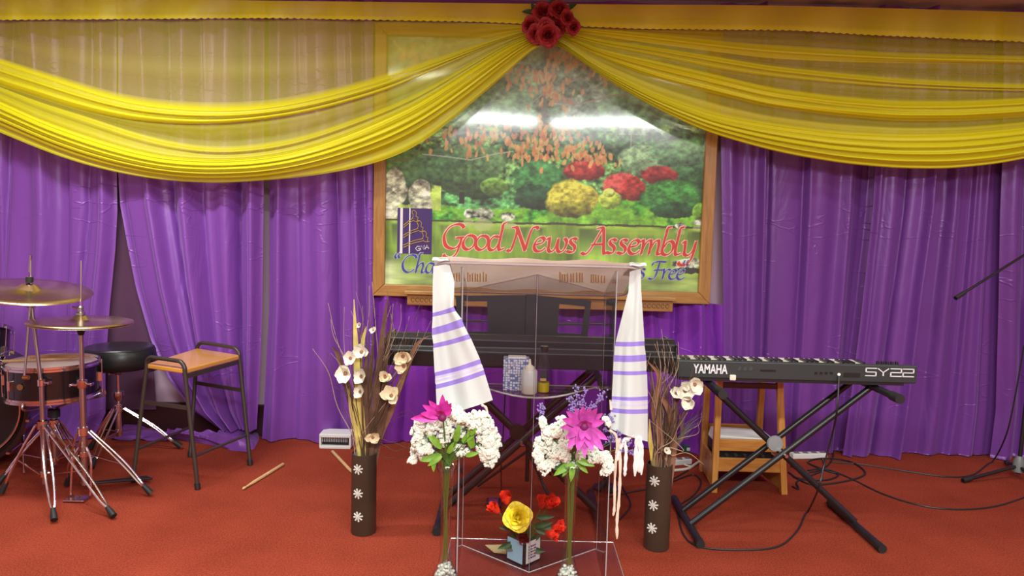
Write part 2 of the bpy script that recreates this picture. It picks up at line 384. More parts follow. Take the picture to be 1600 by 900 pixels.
# right-hand curtains
curtain('satin_curtain',m_satin_r,[(1125,706),(1128,600),(1128,480),(1124,215),(1122,40)],[(1182,706),(1184,600),(1190,400),(1195,230),(1196,40)],4.66,
  [(.25,.2,.02,.12,'c'),(.6,.55,.025,.1,'s'),(.9,.9,.04,.06,'c')],
  'narrow purple satin curtain right beside the mural frame',seed=7,nu=50)
curtain('satin_curtain',m_satin_r,[(1178,706),(1180,600),(1188,400),(1193,230),(1194,40)],[(1318,712),(1326,640),(1340,520),(1360,330),(1366,240),(1368,40)],4.70,
  [(.04,.04,.05,.03,'v'),(.38,.40,.05,.03,'s'),(.52,.55,.025,.1,'c'),(.75,.8,.03,.05,'c'),(.95,.9,.05,.04,'v')],
  'purple satin curtain behind the left half of the silver lettered keyboard',seed=8)
curtain('satin_curtain',m_satin_r,[(1312,714),(1322,640),(1340,500),(1358,330),(1364,240),(1366,40)],[(1400,716),(1412,640),(1432,470),(1452,330),(1460,240),(1462,40)],4.64,
  [(.07,.1,.03,.05,'c'),(.3,.35,.02,.12,'c'),(.6,.55,.03,.06,'v'),(.9,.92,.04,.05,'c')],
  'purple satin curtain above the right end of the silver lettered keyboard',seed=9,nu=60)
curtain('satin_curtain',m_satin_r,[(1394,718),(1406,640),(1428,470),(1448,330),(1456,240),(1458,40)],[(1548,722),(1556,640),(1560,470),(1562,330),(1566,240),(1568,40)],4.72,
  [(.05,.06,.06,.04,'v'),(.3,.3,.03,.08,'c'),(.62,.5,.035,.04,'s'),(.75,.7,.03,.05,'c'),(.92,.93,.04,.04,'v')],
  'creased purple satin curtain behind the tip of the microphone boom',seed=10)
curtain('satin_curtain',m_satin_r,[(1542,722),(1552,640),(1556,470),(1558,330),(1562,240),(1564,40)],[(1760,726),(1760,470),(1760,240),(1760,40)],4.66,
  [(.1,.08,.03,.06,'c'),(.22,.2,.05,.03,'v'),(.5,.5,.04,.05,'c')],
  'purple satin curtain at the far right edge behind the microphone stand',seed=11,nu=70)
# the curtain wall goes on behind the swags above the mural
curtain('satin_curtain',m_satin,[(583,30),(583,12)],[(1128,30),(1128,12)],4.76,[(.2,.2,.02,.05,'c'),(.7,.7,.02,.05,'c')],
  'strip of purple satin curtain along the ceiling above the mural',seed=12,nu=60,nv=6,wave=.006)

# ------------------------------------------------------------------ framed mural
MX0,MX1,MZ0,MZ1=-.887,1.262,.968,2.665; FW=.075; MY=4.70
m_frame=wood('oak_frame',(.33,.155,.04),(.46,.24,.07),axis=0,rough=.32)
m_framev=wood('oak_frame_upright',(.33,.155,.04),(.46,.24,.07),axis=2,rough=.32)
mural=thing('framed_mural',((MX0+MX1)/2,MY,MZ0),'large glossy garden mural in an oak frame on the back wall','picture')
for nm,p in (('b',[(MX0,MZ0),(MX1,MZ0),(MX1-FW,MZ0+FW),(MX0+FW,MZ0+FW)]),('t',[(MX0,MZ1),(MX0+FW,MZ1-FW),(MX1-FW,MZ1-FW),(MX1,MZ1)]),
          ('l',[(MX0,MZ0),(MX0+FW,MZ0+FW),(MX0+FW,MZ1-FW),(MX0,MZ1)]),('r',[(MX1,MZ0),(MX1,MZ1),(MX1-FW,MZ1-FW),(MX1-FW,MZ0+FW)])):
    MB().slab([(x,MY-.02,z) for x,z in p],(0,.10,0)).build('frame_rail',m_frame if nm in 'bt' else m_framev,mural,bevel=.006)
# printed picture: a grid of small coloured cells, like the print's own dots
IX0,IX1,IZ0,IZ1=MX0+FW-.01,MX1-FW+.01,MZ0+FW-.01,MZ1-FW+.01
NX,NZ=720,560
def fbm(shape,cells,seed,octs=5,stretch=(1,1)):
    rs=np.random.RandomState(seed); out=np.zeros(shape); amp=1; tot=0
    for o in range(octs):
        cy,cx=int(cells*2**o*stretch[0])+2,int(cells*2**o*stretch[1])+2
        g=rs.rand(cy+1,cx+1); y=np.linspace(0,cy-1e-6,shape[0]); x=np.linspace(0,cx-1e-6,shape[1])
        yi=y.astype(int); xi=x.astype(int); fy=(y-yi)[:,None]; fx=(x-xi)[None]; fy=fy*fy*(3-2*fy); fx=fx*fx*(3-2*fx)
        a=g[yi][:,xi]; b=g[yi][:,xi+1]; c=g[yi+1][:,xi]; d=g[yi+1][:,xi+1]
        out+=amp*((a*(1-fx)+b*fx)*(1-fy)+(c*(1-fx)+d*fx)*fy); tot+=amp; amp*=.55
    return out/tot
def paint():
    H,W=NZ+1,NX+1
    # photo-like coordinates of each cell: x to the right, y down
    X=(603+(1094-603)*np.linspace(0,1,W))[None,:]+np.zeros((H,1)); Y=(450-(450-62)*np.linspace(0,1,H))[:,None]+np.zeros((1,W))
    n1=fbm((H,W),6,1); n2=fbm((H,W),22,2,4); n3=fbm((H,W),70,3,3); n4=fbm((H,W),14,4,4)
    img=np.zeros((H,W,3))
    def put(mask,col):
        m=np.clip(mask,0,1)[...,None]; nonlocal img; img=img*(1-m)+np.asarray(col)*m
    c=lambda r,g,b:np.array([r,g,b])/255.
    def shade(col,n,k): return c(*col)*(1+k*(n-.5))[...,None]
    # distant woods
    img=shade((92,138,98),n2*.6+n3*.4,3.2)
    put(np.clip((n1-.5)*8,0,1)*(Y<240),shade((140,160,150),n3,1.6))
    put(np.clip((n4-.52)*9,0,1)*(Y<250),shade((66,92,72),n3,2.2))
    put(((Y>205)&(Y<330))*.9,shade((60,108,58),n3*.6+n2*.4,4.0))
    put(np.clip((n4-.5)*8,0,1)*((Y>200)&(Y<320)),shade((34,58,36),n3,2.5))
    put(np.clip((n2-.55)*9,0,1)*((Y>190)&(Y<300)),shade((110,150,84),n3,2.5))
    # trunk of the far tree
    put((np.abs(X-846+(Y-120)*.02)<3.5+n3*2)*(Y<235)*.7,c(92,86,92))
    put((np.abs(X-979)<1.6)*((Y>205)&(Y<275))*.8,c(150,140,130))
    # lawn
    lawn_top=308+14*np.sin((X-600)/90.)-8*np.exp(-((X-1000)/60)**2)+(n2-.5)*14
    put(np.clip((Y-lawn_top)/4,0,1)*(Y<347),shade((112,172,44),n2*.5+n3*.5,1.3))
    put(np.clip((n4-.5)*7,0,1)*((Y>lawn_top+4)&(Y<345)),shade((52,128,34),n3,1.5))
    # left meadow and stones
    put(((X<690)&(Y>270)&(Y<330)),shade((170,185,80),n2,1.2))
    def blob(cx,cy,rx,ry,col,k=1.7,edge=.22,seed=0,under=True):
        d=((X-cx)/rx)**2+((Y-cy)/ry)**2; d=np.sqrt(d)+ (n2-.5)*edge*1.6+(n3-.5)*edge
        m=np.clip((1-d)*9,0,1)
        lit=np.clip(1.15-.55*((Y-cy)/ry)-.18*((X-cx)/rx),.4,1.35)
        leaf=(n3*.7+n2*.3)
        put(m,np.clip(shade(col,leaf,k)*lit[...,None],0,1))
    blob(636,268,46,34,(60,88,50)); blob(640,296,40,26,(42,66,38)); blob(735,258,60,34,(78,108,66)); blob(690,262,42,30,(52,82,48))
    blob(742,288,48,24,(40,62,34)); blob(772,290,22,16,(92,124,52)); blob(716,284,26,26,(48,72,40))
    blob(1070,250,42,36,(58,98,62)); blob(1000,244,40,26,(120,150,112)); blob(1052,232,50,22,(90,126,92)); blob(1085,290,22,32,(40,66,38))
    blob(841,284,44,40,(50,98,54)); blob(838,305,40,20,(28,52,34))
    blob(910,262,34,17,(142,40,40)); blob(1025,266,30,15,(134,36,38)); blob(968,284,34,22,(166,60,58)); blob(985,288,20,20,(144,38,36))
    blob(893,306,43,30,(176,160,58)); blob(893,322,36,14,(110,104,34)); blob(950,306,18,15,(176,196,70)); blob(948,295,10,8,(186,200,90))
    blob(1046,303,47,31,(48,104,44)); blob(1050,320,38,14,(26,58,30)); blob(1090,322,14,16,(90,130,40))
    put((np.abs(X-722)<4)*((Y>300)&(Y<318)),c(30,26,24))
    # stones on the left
    for cx,cy,rx,ry in ((618,296,20,32),(658,306,18,26),(612,330,16,18),(665,320,12,14)):
        d=np.sqrt(((X-cx)/rx)**2+((Y-cy)/ry)**2)**1.4+(n2-.5)*.6
        put(np.clip((1-d)*9,0,1),np.clip(shade((188,178,156),n3*.6+n2*.4,2.6),0,1))
    # shore and pond
    shore=346+(n2-.5)*4
    st=fbm((H,W),5,9,5,(.35,3.0)); st2=fbm((H,W),8,10,4,(3.0,.6))
    pond=shade((122,150,50),st,1.6)*(1+.35*(st2-.5))[...,None]
    put(np.clip((Y-shore)/2,0,1),np.clip(pond,0,1))
    put(np.clip((Y-350)/4,0,1)*np.clip((400-Y)/40,0,1)*np.clip((st-.5)*8,0,1),c(74,92,38))
    put(np.clip((Y-348)/3,0,1)*np.clip((368-Y)/10,0,1)*np.clip(np.sin(X/37.)+.3,0,1)*.7,c(168,196,60))
    put(np.clip((Y-405)/30,0,1)*.75,shade((168,176,108),st2,1.4))
    put(np.clip((Y-395)/20,0,1)*np.clip((X-640)/-30,0,1)*.9,shade((196,196,150),st2,1.2))
    put(((np.abs(Y-shore)<1.6)),c(58,52,30))
    for cx,cy,rx,ry in ((733,333,9,8),(756,333,17,10),(794,337,12,7),(1060,344,10,5),(1078,402,22,9),(1065,404,16,8),(1090,338,12,5)):
        d=np.sqrt(((X-cx)/rx)**2+((Y-cy)/ry)**2)+(n3-.5)*.5
        put(np.clip((1-d)*8,0,1),np.clip(shade((190,186,168),n3,2.4),0,1))
        d=np.sqrt(((X-cx)/rx)**2+((Y-cy-1.8*ry)/ry)**2)+(n3-.5)*.5
        put(np.clip((1-d)*5,0,1)*.6*(Y<400),c(190,186,140))
    put((np.sqrt(((X-1075)/26)**2+((Y-414)/5)**2)+(n3-.5)*.7<1),c(40,40,36))
    # branches
    def branch(pts,w,col=(120,112,108)):
        xs=np.array([p[0] for p in pts],float); ys=np.array([p[1] for p in pts],float)
        yy=np.interp(X[0],xs,ys,left=-99,right=-99)[None,:]
        put((np.abs(Y-yy)<w)*.8,c(*col))
    branch([(612,255),(645,250),(665,222),(700,213),(740,205),(756,200)],1.8,(98,92,92))
    branch([(660,243),(700,246),(735,250),(770,240),(800,235)],1.0,(180,180,180))
    branch([(740,205),(790,220),(840,222),(880,215),(905,205)],1.0); branch([(826,160),(850,140),(900,120),(940,150)],1.2,(160,150,150))
    branch([(860,158),(900,160),(940,148),(990,138)],1.5,(150,120,120)); branch([(620,80),(660,92),(700,104)],1,(190,170,120))
    # orange leaves of the near tree
    rs=np.random.RandomState(4)
    cl=[(842,120,24,18,26),(728,212,42,16,26),(800,222,50,18,44),(850,205,40,22,44),(905,235,40,16,40),(835,240,24,12,20),(862,150,26,18,26),(900,90,34,16,22),(870,95,22,16,18),(935,120,16,14,10),(640,95,40,22,26),(800,120,26,24,18),(735,235,20,14,12),(930,245,30,8,18),(680,160,20,12,8)]
    px=(1094-603)/NX
    for cx,cy,sx,sy,n in cl:
        for _ in range(int(n*1.3)):
            x=cx+rs.randn()*sx*.6; y=cy+rs.randn()*sy*.6; a=rs.uniform(-.5,.5); rx=rs.uniform(2.0,3.4); ry=rs.uniform(4.0,7.5)
            i0=int((x-603)/px); j0=int((450-y)/((450-62)/NZ))
            if not(8<i0<W-9 and 8<j0<H-9): continue
            sl=(slice(max(0,j0-12),j0+12),slice(max(0,i0-12),i0+12))
            dx=X[sl]-x; dy=Y[sl]-y; u=dx*math.cos(a)+dy*math.sin(a); v=-dx*math.sin(a)+dy*math.cos(a)
            mk=np.clip((1-np.sqrt((u/rx)**2+(v/ry)**2))*4,0,.9)[...,None]
            col=np.array([c(236,156,92),c(224,128,78),c(240,176,104),c(214,110,80)][rs.randint(4)])*(1+.3*(n3[sl]-.5))[...,None]
            img[sl]=img[sl]*(1-mk)+col*mk
    # the print is paler towards its top (reflected glare painted into its colour)
    glare=np.clip((270-Y)/150,0,1)[...,None]*.52
    img=img*(1-glare)+c(196,206,206)*glare
    g_=img.mean(-1,keepdims=True); img=g_+(img-g_)*1.06; img=np.clip(img,0,1)**.86*np.array([.96,1.04,.98])
    img=np.clip(img,0,1)
    return np.where(img<=.04045,img/12.92,((img+.055)/1.055)**2.4)
def make_print():
    xs=np.linspace(IX0,IX1,NX+1); zs=np.linspace(IZ0,IZ1,NZ+1)
    co=np.zeros((NZ+1,NX+1,3)); co[...,0]=xs[None]-mural.location.x; co[...,2]=zs[:,None]-mural.location.z; co[...,1]=0
    co[...,1]=.012+.0006*np.sin(xs*7)[None]*np.sin(zs*3)[:,None]
    idx=np.arange((NZ+1)*(NX+1)).reshape(NZ+1,NX+1)
    q=np.stack([idx[:-1,:-1],idx[:-1,1:],idx[1:,1:],idx[1:,:-1]],-1).reshape(-1,4)
    me=bpy.data.meshes.new('mural_print'); me.vertices.add(co.size//3); me.vertices.foreach_set('co',co.ravel())
    me.loops.add(q.size); me.loops.foreach_set('vertex_index',q.ravel().astype(np.int32)); me.polygons.add(len(q))
    me.polygons.foreach_set('loop_start',np.arange(0,q.size,4,dtype=np.int32)); 
    me.update(calc_edges=True); me.validate()
    A=me.color_attributes.new('print','FLOAT_COLOR','POINT'); im=paint(); rgba=np.ones((NZ+1,NX+1,4)); rgba[...,:3]=im
    A.data.foreach_set('color',rgba.ravel())
    me.polygons.foreach_set('use_smooth',[True]*len(me.polygons))
    m=mat('glossy_print',(.5,.5,.5),.5,spec=.5); nt=m.node_tree; b=nt.nodes['Principled BSDF']
    a=nt.nodes.new('ShaderNodeAttribute'); a.attribute_name='print'; nt.links.new(a.outputs['Color'],b.inputs['Base Color'])
    b.inputs['Coat Weight'].default_value=1; b.inputs['Coat Roughness'].default_value=.085; b.inputs['Coat IOR'].default_value=1.6
    tc=nt.nodes.new('ShaderNodeTexCoord'); n=nt.nodes.new('ShaderNodeTexNoise'); n.inputs['Scale'].default_value=5
    mp=nt.nodes.new('ShaderNodeMapping'); mp.inputs['Scale'].default_value=(1.5,1,.5); nt.links.new(tc.outputs['Object'],mp.inputs[0]); nt.links.new(mp.outputs[0],n.inputs['Vector'])
    bp=nt.nodes.new('ShaderNodeBump'); bp.inputs['Strength'].default_value=.008; bp.inputs['Distance'].default_value=.02
    nt.links.new(n.outputs['Fac'],bp.inputs['Height']); nt.links.new(bp.outputs[0],b.inputs['Coat Normal'])
    me.materials.append(m); o=bpy.data.objects.new('mural_print',me); COL.objects.link(o); o.parent=mural
make_print()
MB().box(((MX0+MX1)/2,MY+.05,(MZ0+MZ1)/2),(MX1-MX0-.06,.05,MZ1-MZ0-.06)).build('backing_board',m_frame,mural)

# calligraphic lettering, written with a broad nib held at 40 degrees
GL={ # strokes in em units (x,y), advance last
'G':([[(.66,.62),(.60,.70),(.45,.72),(.24,.62),(.10,.38),(.14,.12),(.30,.02),(.46,.06),(.58,.22)],[(.44,.33),(.66,.35)],[(.60,.35),(.54,.10),(.44,-.14),(.28,-.25),(.12,-.22),(.10,-.15)]],.74),
'o':([[(.34,.40),(.20,.40),(.08,.24),(.08,.08),(.20,.0),(.34,.08),(.42,.24),(.40,.36),(.30,.42)]],.47),
'd':([[(.36,.38),(.22,.40),(.09,.24),(.08,.06),(.18,.0),(.30,.10),(.40,.30)],[(.56,.80),(.48,.76),(.44,.55),(.36,.16),(.38,.02),(.50,.06)]],.53),
'N':([[(.0,.02),(.10,.0),(.18,.20),(.28,.55),(.26,.68),(.14,.66)],[(.27,.68),(.38,.40),(.52,.02)],[(.52,.02),(.62,.40),(.72,.66),(.84,.70),(.88,.64)]],.82),
'e':([[(.12,.20),(.28,.24),(.36,.34),(.28,.41),(.14,.32),(.07,.14),(.14,.01),(.28,.02),(.38,.10)]],.42),
'w':([[(.06,.34),(.14,.40),(.14,.26),(.12,.06),(.20,.0),(.32,.12),(.40,.36)],[(.40,.38),(.38,.08),(.46,.0),(.58,.10),(.64,.30),(.58,.40)]],.68),
's':([[(.34,.36),(.26,.41),(.16,.36),(.18,.27),(.28,.18),(.28,.06),(.18,.0),(.06,.04)]],.38),
'A':([[(-.10,.0),(.02,-.04),(.18,.14),(.36,.46),(.50,.72)],[(.34,.70),(.50,.72),(.53,.40),(.54,.02),(.62,.0)],[(.20,.24),(.54,.26)]],.66),
'm':([[(.05,.34),(.13,.41),(.13,.24),(.08,.0)],[(.10,.12),(.22,.34),(.34,.41),(.35,.28),(.30,.0)],[(.32,.12),(.44,.34),(.56,.41),(.58,.28),(.54,.06),(.58,.0),(.66,.05)]],.70),
'b':([[(.34,.80),(.24,.78),(.20,.60),(.10,.18),(.12,.03),(.24,.0),(.38,.12),(.42,.30),(.34,.40),(.22,.34),(.14,.20)]],.46),
'l':([[(.32,.80),(.22,.78),(.18,.60),(.09,.14),(.12,.01),(.24,.05)]],.28),
'y':([[(.05,.34),(.13,.40),(.13,.22),(.12,.04),(.22,.0),(.36,.14),(.44,.38)],[(.44,.40),(.40,.16),(.30,-.14),(.14,-.28),(-.02,-.26),(-.04,-.20)]],.5),
'C':([[(.66,.60),(.60,.70),(.44,.72),(.24,.62),(.10,.38),(.12,.14),(.26,.01),(.44,.04),(.56,.14)]],.66),
'h':([[(.34,.80),(.24,.78),(.20,.60),(.12,.26),(.07,.0)],[(.10,.14),(.22,.34),(.34,.41),(.37,.28),(.31,.06),(.35,.0),(.44,.06)]],.49),
'a':([[(.36,.38),(.22,.41),(.09,.24),(.08,.06),(.18,.0),(.30,.12),(.38,.34)],[(.40,.41),(.35,.14),(.36,.0),(.46,.06)]],.49),
'n':([[(.05,.34),(.13,.41),(.13,.24),(.08,.0)],[(.10,.12),(.22,.34),(.34,.41),(.36,.28),(.31,.06),(.35,.0),(.44,.06)]],.48),
'F':([[(.70,.70),(.40,.72),(.18,.66),(.14,.56)],[(.44,.70),(.36,.40),(.26,.08),(.12,-.02),(.0,.02)],[(.22,.36),(.56,.38)]],.62),
'r':([[(.05,.34),(.13,.41),(.13,.24),(.08,.0)],[(.10,.14),(.22,.34),(.32,.41),(.40,.37)]],.36),
'"':([[(.10,.78),(.04,.66),(.08,.56)],[(.24,.80),(.18,.68),(.22,.58)]],.30),
}
def pen(mb,text,x,z,em,Y,nib,thin,slope=0.0,gap=1.0,mirror_quote=False):
    nv=V((math.cos(math.radians(38)),0,math.sin(math.radians(38))))*nib*em/2
    for ch in text:
        if ch==' ': x+=.26*em; z+=slope*.26*em; continue
        st,adv=GL[ch]
        for s_ in st:
            pts=smoothpts([V((x+px*em,Y,z+pz*em)) for px,pz in s_],6)
            for i in range(len(pts)-1):
                a,b=pts[i],pts[i+1]; n=len(mb.v); mb.v+= [a-nv,a+nv,b+nv,b-nv]; mb.face(n,n+1,n+2,n+3) if (nv.x*(b-a).z-nv.z*(b-a).x)>0 else mb.face(n+3,n+2,n+1,n)
                d=(b-a).normalized(); q=V((-d.z,0,d.x))*thin*em/2; e=d*thin*em*.3
                n=len(mb.v); mb.v+= [a-q-e,a+q-e,b+q+e,b-q+e]; mb.face(n,n+1,n+2,n+3)
        x+=adv*em*gap; z+=slope*adv*em*gap
    return x
m_red=mat('red_lettering_ink',(.62,.05,.035),.35,coat=.3); m_pink=mat('pale_outline_ink',(.90,.62,.48),.35,coat=.3)
m_navy=mat('navy_lettering_ink',(.05,.055,.30),.35,coat=.6); m_pale=mat('pale_blue_outline_ink',(.50,.56,.60),.35,coat=.6)
PY=MY+.0100
def words(parts,em,cols,nm):
    back=MB(); front=MB()
    for text,x,z,gap in parts:
        pen(back,text,x,z,em,PY,.150,.085,gap=gap); pen(front,text,x,z,em,PY-.0014,.105,.032,gap=gap)
    for mb_2 in (back,front):
        for i,p in enumerate(mb_2.v): p.y-=(i//4)*.0000012
    back.build(nm+'_outline',cols[1],mural); front.build(nm,cols[0],mural)
g0=at(690,390,MY); emw=.222
def wx(text,em,gap): return sum(.26*em if c==' ' else GL[c][1]*em*gap for c in text)
def span(text,em,x0,x1): # gap factor so the word spans x0..x1
    return (x1-x0)/wx(text,em,1)
zb=at(800,392,MY).z
def wd3(text,pxa,pxb,em): a=at(pxa,392,MY).x; b=at(pxb,392,MY).x; return (text,a,zb,span(text,em,a,b))
words([wd3('Good',688,782,emw),wd3('News',792,900,emw),wd3('Assembly',914,1086,emw)],emw,(m_red,m_pink),'red_lettering')
zq=at(800,430,MY).z; em2=.155
def wd4(text,pxa,pxb): a=at(pxa,430,MY).x; b=at(pxb,430,MY).x; return (text,a,zq,span(text,em2,a,b))
words([wd4('"',615,625),wd4('Chan',625,694),wd4('s',995,1008),wd4('Free',1014,1068),wd4('"',1066,1078)],em2,(m_navy,m_pale),'navy_lettering')
# logo
lg0=at(620,396,MY); lg1=at(675,326,MY); LX,LZ=lg0.x,lg0.z; LW=lg1.x-lg0.x; LH=lg1.z-lg0.z
m_lp=mat('purple_logo_ink',(.05,.015,.14),.5,coat=.0); m_lw=mat('white_logo_ink',(.8,.78,.82),.35,coat=.6); m_lg=mat('gold_logo_ink',(.55,.36,.10),.35,coat=.6)
lp=MB().box((LX+LW/2,PY+.001,LZ+LH/2),(LW,.002,LH)).build('logo_panel',m_lp,mural)
MB().box((LX+LW*.12,PY-.003,LZ+LH/2),(LW*.075,.002,LH)).box((LX+LW*.36,PY-.003,LZ+LH/2),(LW*.035,.002,LH)).build('logo_stripe',m_lw,lp)
gm=MB()
for k in range(3):
    ox,oz=LX+LW*(.42+.15*k),LZ+LH*(.78-.22*k)
    for dz in (0,-.05):
        gm.tube(smoothpts([V((LX+LW*.18,PY-.004,oz-LH*(.16-dz))),V((LX+LW*(.34+.06*k),PY-.004,oz-LH*(.06-dz))),V((ox+LW*.04,PY-.004,oz+LH*dz))]),LW*.012,4)
    gm.tube(smoothpts([V((ox+LW*a,PY-.004,oz+LH*b)) for a,b in ((-.0,-.02),(.04,.06),(.0,.14),(.06,.17),(.13,.12),(.12,.04),(.18,.02),(.16,-.05),(.22,-.06),(.10,-.07),(.04,-.04))],4),LW*.011,4)
gm.build('logo_drawing',m_lg,lp)
gt=MB()
def seg(mb,pts,w,y): mb.tube([V((a,y,b)) for a,b in pts],w,4)
bx,bz,u=LX+LW*.54,LZ+LH*.07,LW*.13
seg(gt,[(bx+u*.9,bz+u*.95),(bx+u*.4,bz+u*1.0),(bx,bz+u*.5),(bx+u*.4,bz),(bx+u*.95,bz+u*.1),(bx+u*.95,bz+u*.5),(bx+u*.55,bz+u*.5)],LW*.014,PY-.004)
bx+=u*1.15; bz+=u*.2; seg(gt,[(bx,bz),(bx+u*.05,bz+u),(bx+u*.7,bz+u*.1),(bx+u*.75,bz+u*1.1)],LW*.014,PY-.004)
bx+=u*.95; bz+=u*.15; seg(gt,[(bx,bz),(bx+u*.4,bz+u*1.0),(bx+u*.85,bz+u*.15)],LW*.014,PY-.004); seg(gt,[(bx+u*.15,bz+u*.4),(bx+u*.65,bz+u*.45)],LW*.014,PY-.004)
gt.build('logo_letters',m_lw,lp)
# carved shelf below the mural
s0=at(632,470,4.56); s1=at(1056,470,4.56); zt=at(840,459,4.56).z; zb_=at(840,482,4.56).z
m_shelf=wood('carved_oak',(.27,.115,.03),(.38,.18,.05),axis=0,rough=.38)
shelf=thing('carved_wall_shelf',((s0.x+s1.x)/2,4.62,zb_),'narrow oak shelf with carved front directly under the mural','shelf')
MB().box(((s0.x+s1.x)/2,4.645,zt-.012),(s1.x-s0.x,.21,.024)).build('shelf_top',m_frame,shelf,bevel=.005)
MB().box(((s0.x+s1.x)/2,4.655,(zt-.024+zb_)/2),(s1.x-s0.x-.03,.18,zt-.024-zb_)).build('shelf_apron',m_shelf,shelf,bevel=.004)
cv=MB()
for side in (-1,1):
    c0=(s0.x+s1.x)/2+side*(s1.x-s0.x)*.42
    for k in range(7):
        x=c0+(k-3)*.028; zc=(zt-.024+zb_)/2
        cv.tube([V((x+math.cos(a)*.011,4.564,zc+math.sin(a)*.013)) for a in np.linspace(.3,5.6,9)],.0022,5)
cv.build('carving',mat('dark_carving',(.13,.05,.015),.5),shelf)

# ------------------------------------------------------------------ yellow swags
m_yel=sheer('yellow_net',(.86,.80,.012),(.96,.95,.84))
def swag(name,x0,x1,rows,label,seed,nx=220,focus=None,rowmat=None):
    """rows: list of (curve points, density, depth, ripples, rows in band) from top to bottom"""
    rr=np.random.RandomState(seed)
    xs=np.linspace(x0,x1,nx+1)
    cur=[sinterp(xs,r[0]) for r in rows]
    mb=MB(); dens=[]; lines=[]
    for b in range(len(rows)-1):
        n=rows[b][4]
        d0,y0,rip=rows[b][1],rows[b][2],rows[b][3]; bul=rows[b][5]
        ph=rr.uniform(0,6.3); fr=rr.uniform(.8,1.2)
        for k in range(n+(1 if b==len(rows)-2 else 0)):
            t=k/n; line=[]
            for i,x in enumerate(xs):
                yy=cur[b][i]*(1-t)+cur[b+1][i]*t
                g=(x-x0)/(x1-x0)
                yb=rows[b][2]*(1-t)+rows[b+1][2]*t
                ripv=math.sin(2*math.pi*rip*t+ph+1.2*math.sin(g*3*fr+b))+.5*math.sin(2*math.pi*rip*2.3*t+ph*2-2.0*g)
                yd=yb-bul*math.sin(math.pi*t)**.6*1.0-(.006+.010*(bul>0))*ripv*math.sin(math.pi*t)**.5
                if focus is not None:
                    f=math.exp(-abs(x-focus)/60.); yd=yd*(1-f)+(4.56-.015*ripv)*f
                yd-=.09
                line.append(at(x,yy,yd))
                e=min(t,1-t); dd=d0
                if bul>0: dd=d0+.1*max(-1,min(1,ripv))+ (.06 if e<.12 else 0)
                else: dd=d0+.03*ripv
                if focus is not None: dd=dd+(1-dd)*.6*math.exp(-abs(x-focus)/90.)
                dens.append(min(1,max(.05,dd)))
            lines.append(line)
    W=nx+1
    for l in lines: mb.v+=l
    for j in range(len(lines)-1):
        for i in range(nx): a=j*W+i; mb.face(a,a+1,a+W+1,a+W)
    mb.attr={'dens':dens}
    return mb.build(name,m_yel,None,'all',label=label,cat='drapery')
SH=.34
L0=[(-160,36),(0,33),(420,30),(600,33),(750,36),(845,40)]
LA=[(-160,40),(0,95),(50,112),(100,128),(150,145),(200,158),(250,166),(300,170),(350,171),(400,169),(450,162),(500,151),(550,138),(600,122),(650,105),(700,88),(750,70),(800,54),(845,42)]
LB=[(-160,66),(0,135),(60,152),(100,166),(150,178),(200,188),(250,193),(300,195),(350,194),(400,189),(450,182),(500,172),(550,158),(600,143),(650,122),(700,100),(750,78),(800,58),(845,45)]
LC=[(-160,70),(0,136),(60,160),(100,172),(150,188),(200,206),(250,220),(300,230),(350,234),(400,230),(450,222),(500,208),(550,190),(600,172),(650,150),(700,122),(750,92),(800,64),(845,48)]
LD=[(-160,90),(0,160),(60,188),(100,203),(150,220),(200,235),(250,246),(300,250),(350,251),(400,248),(450,240),(500,226),(550,208),(600,186),(650,163),(700,132),(750,99),(800,68),(845,51)]
LE=[(-160,130),(0,196),(60,222),(100,238),(150,254),(200,266),(250,275),(300,280),(350,280),(400,278),(450,272),(500,262),(550,248),(600,232),(650,208),(700,174),(750,135),(800,92),(845,58)]
LF=[(-160,142),(0,207),(60,232),(100,247),(150,262),(200,273),(250,281),(300,285),(350,286),(400,283),(450,279),(500,273),(550,264),(600,251),(650,230),(700,193),(750,150),(800,108),(845,64)]
swag('yellow_swag',-160,845,[(L0,SH,4.60,1.2,12,0),(LA,.9,4.57,2.6,18,.03),(LB,SH+.05,4.57,1,8,0),(LC,.68,4.56,1.5,8,.02),(LD,.95,4.55,4.2,34,.045),(LE,.72,4.56,1,6,.0),(LF,.7,4.57,1,1,0)],
  'yellow net swag draped across the left half of the stage backdrop',1,focus=845)
R0=[(858,40),(920,44),(1000,47),(1240,46),(1350,53),(1600,64),(1760,72)]
RA=[(858,41),(933,46),(1026,54),(1120,65),(1200,72),(1400,85),(1600,90),(1760,88)]
RB=[(858,42),(933,56),(1026,70),(1120,82),(1200,92),(1300,97),(1400,99),(1600,101),(1760,99)]
RC=[(858,43),(933,62),(1026,75),(1120,90),(1200,104),(1300,115),(1400,125),(1500,131),(1600,135),(1760,133)]
RD=[(858,44),(933,70),(1026,88),(1120,108),(1200,120),(1300,130),(1400,137),(1500,141),(1600,143),(1760,140)]
RE=[(858,45),(933,77),(1026,96),(1120,118),(1200,138),(1300,152),(1400,160),(1500,160),(1600,155),(1760,138)]
RF=[(858,46),(933,88),(1026,124),(1120,148),(1200,168),(1300,181),(1400,190),(1500,190),(1600,184),(1760,160)]
RG=[(858,48),(933,97),(1026,137),(1120,166),(1200,184),(1300,196),(1400,202),(1500,201),(1600,192),(1760,168)]
RH=[(858,51),(933,105),(1026,149),(1120,180),(1200,194),(1300,207),(1400,212),(1500,210),(1600,201),(1760,176)]
RI=[(858,62),(900,88),(933,115),(989,149),(1026,170),(1100,205),(1180,229),(1240,243),(1320,256),(1400,263),(1480,264),(1560,256),(1600,248),(1760,215)]
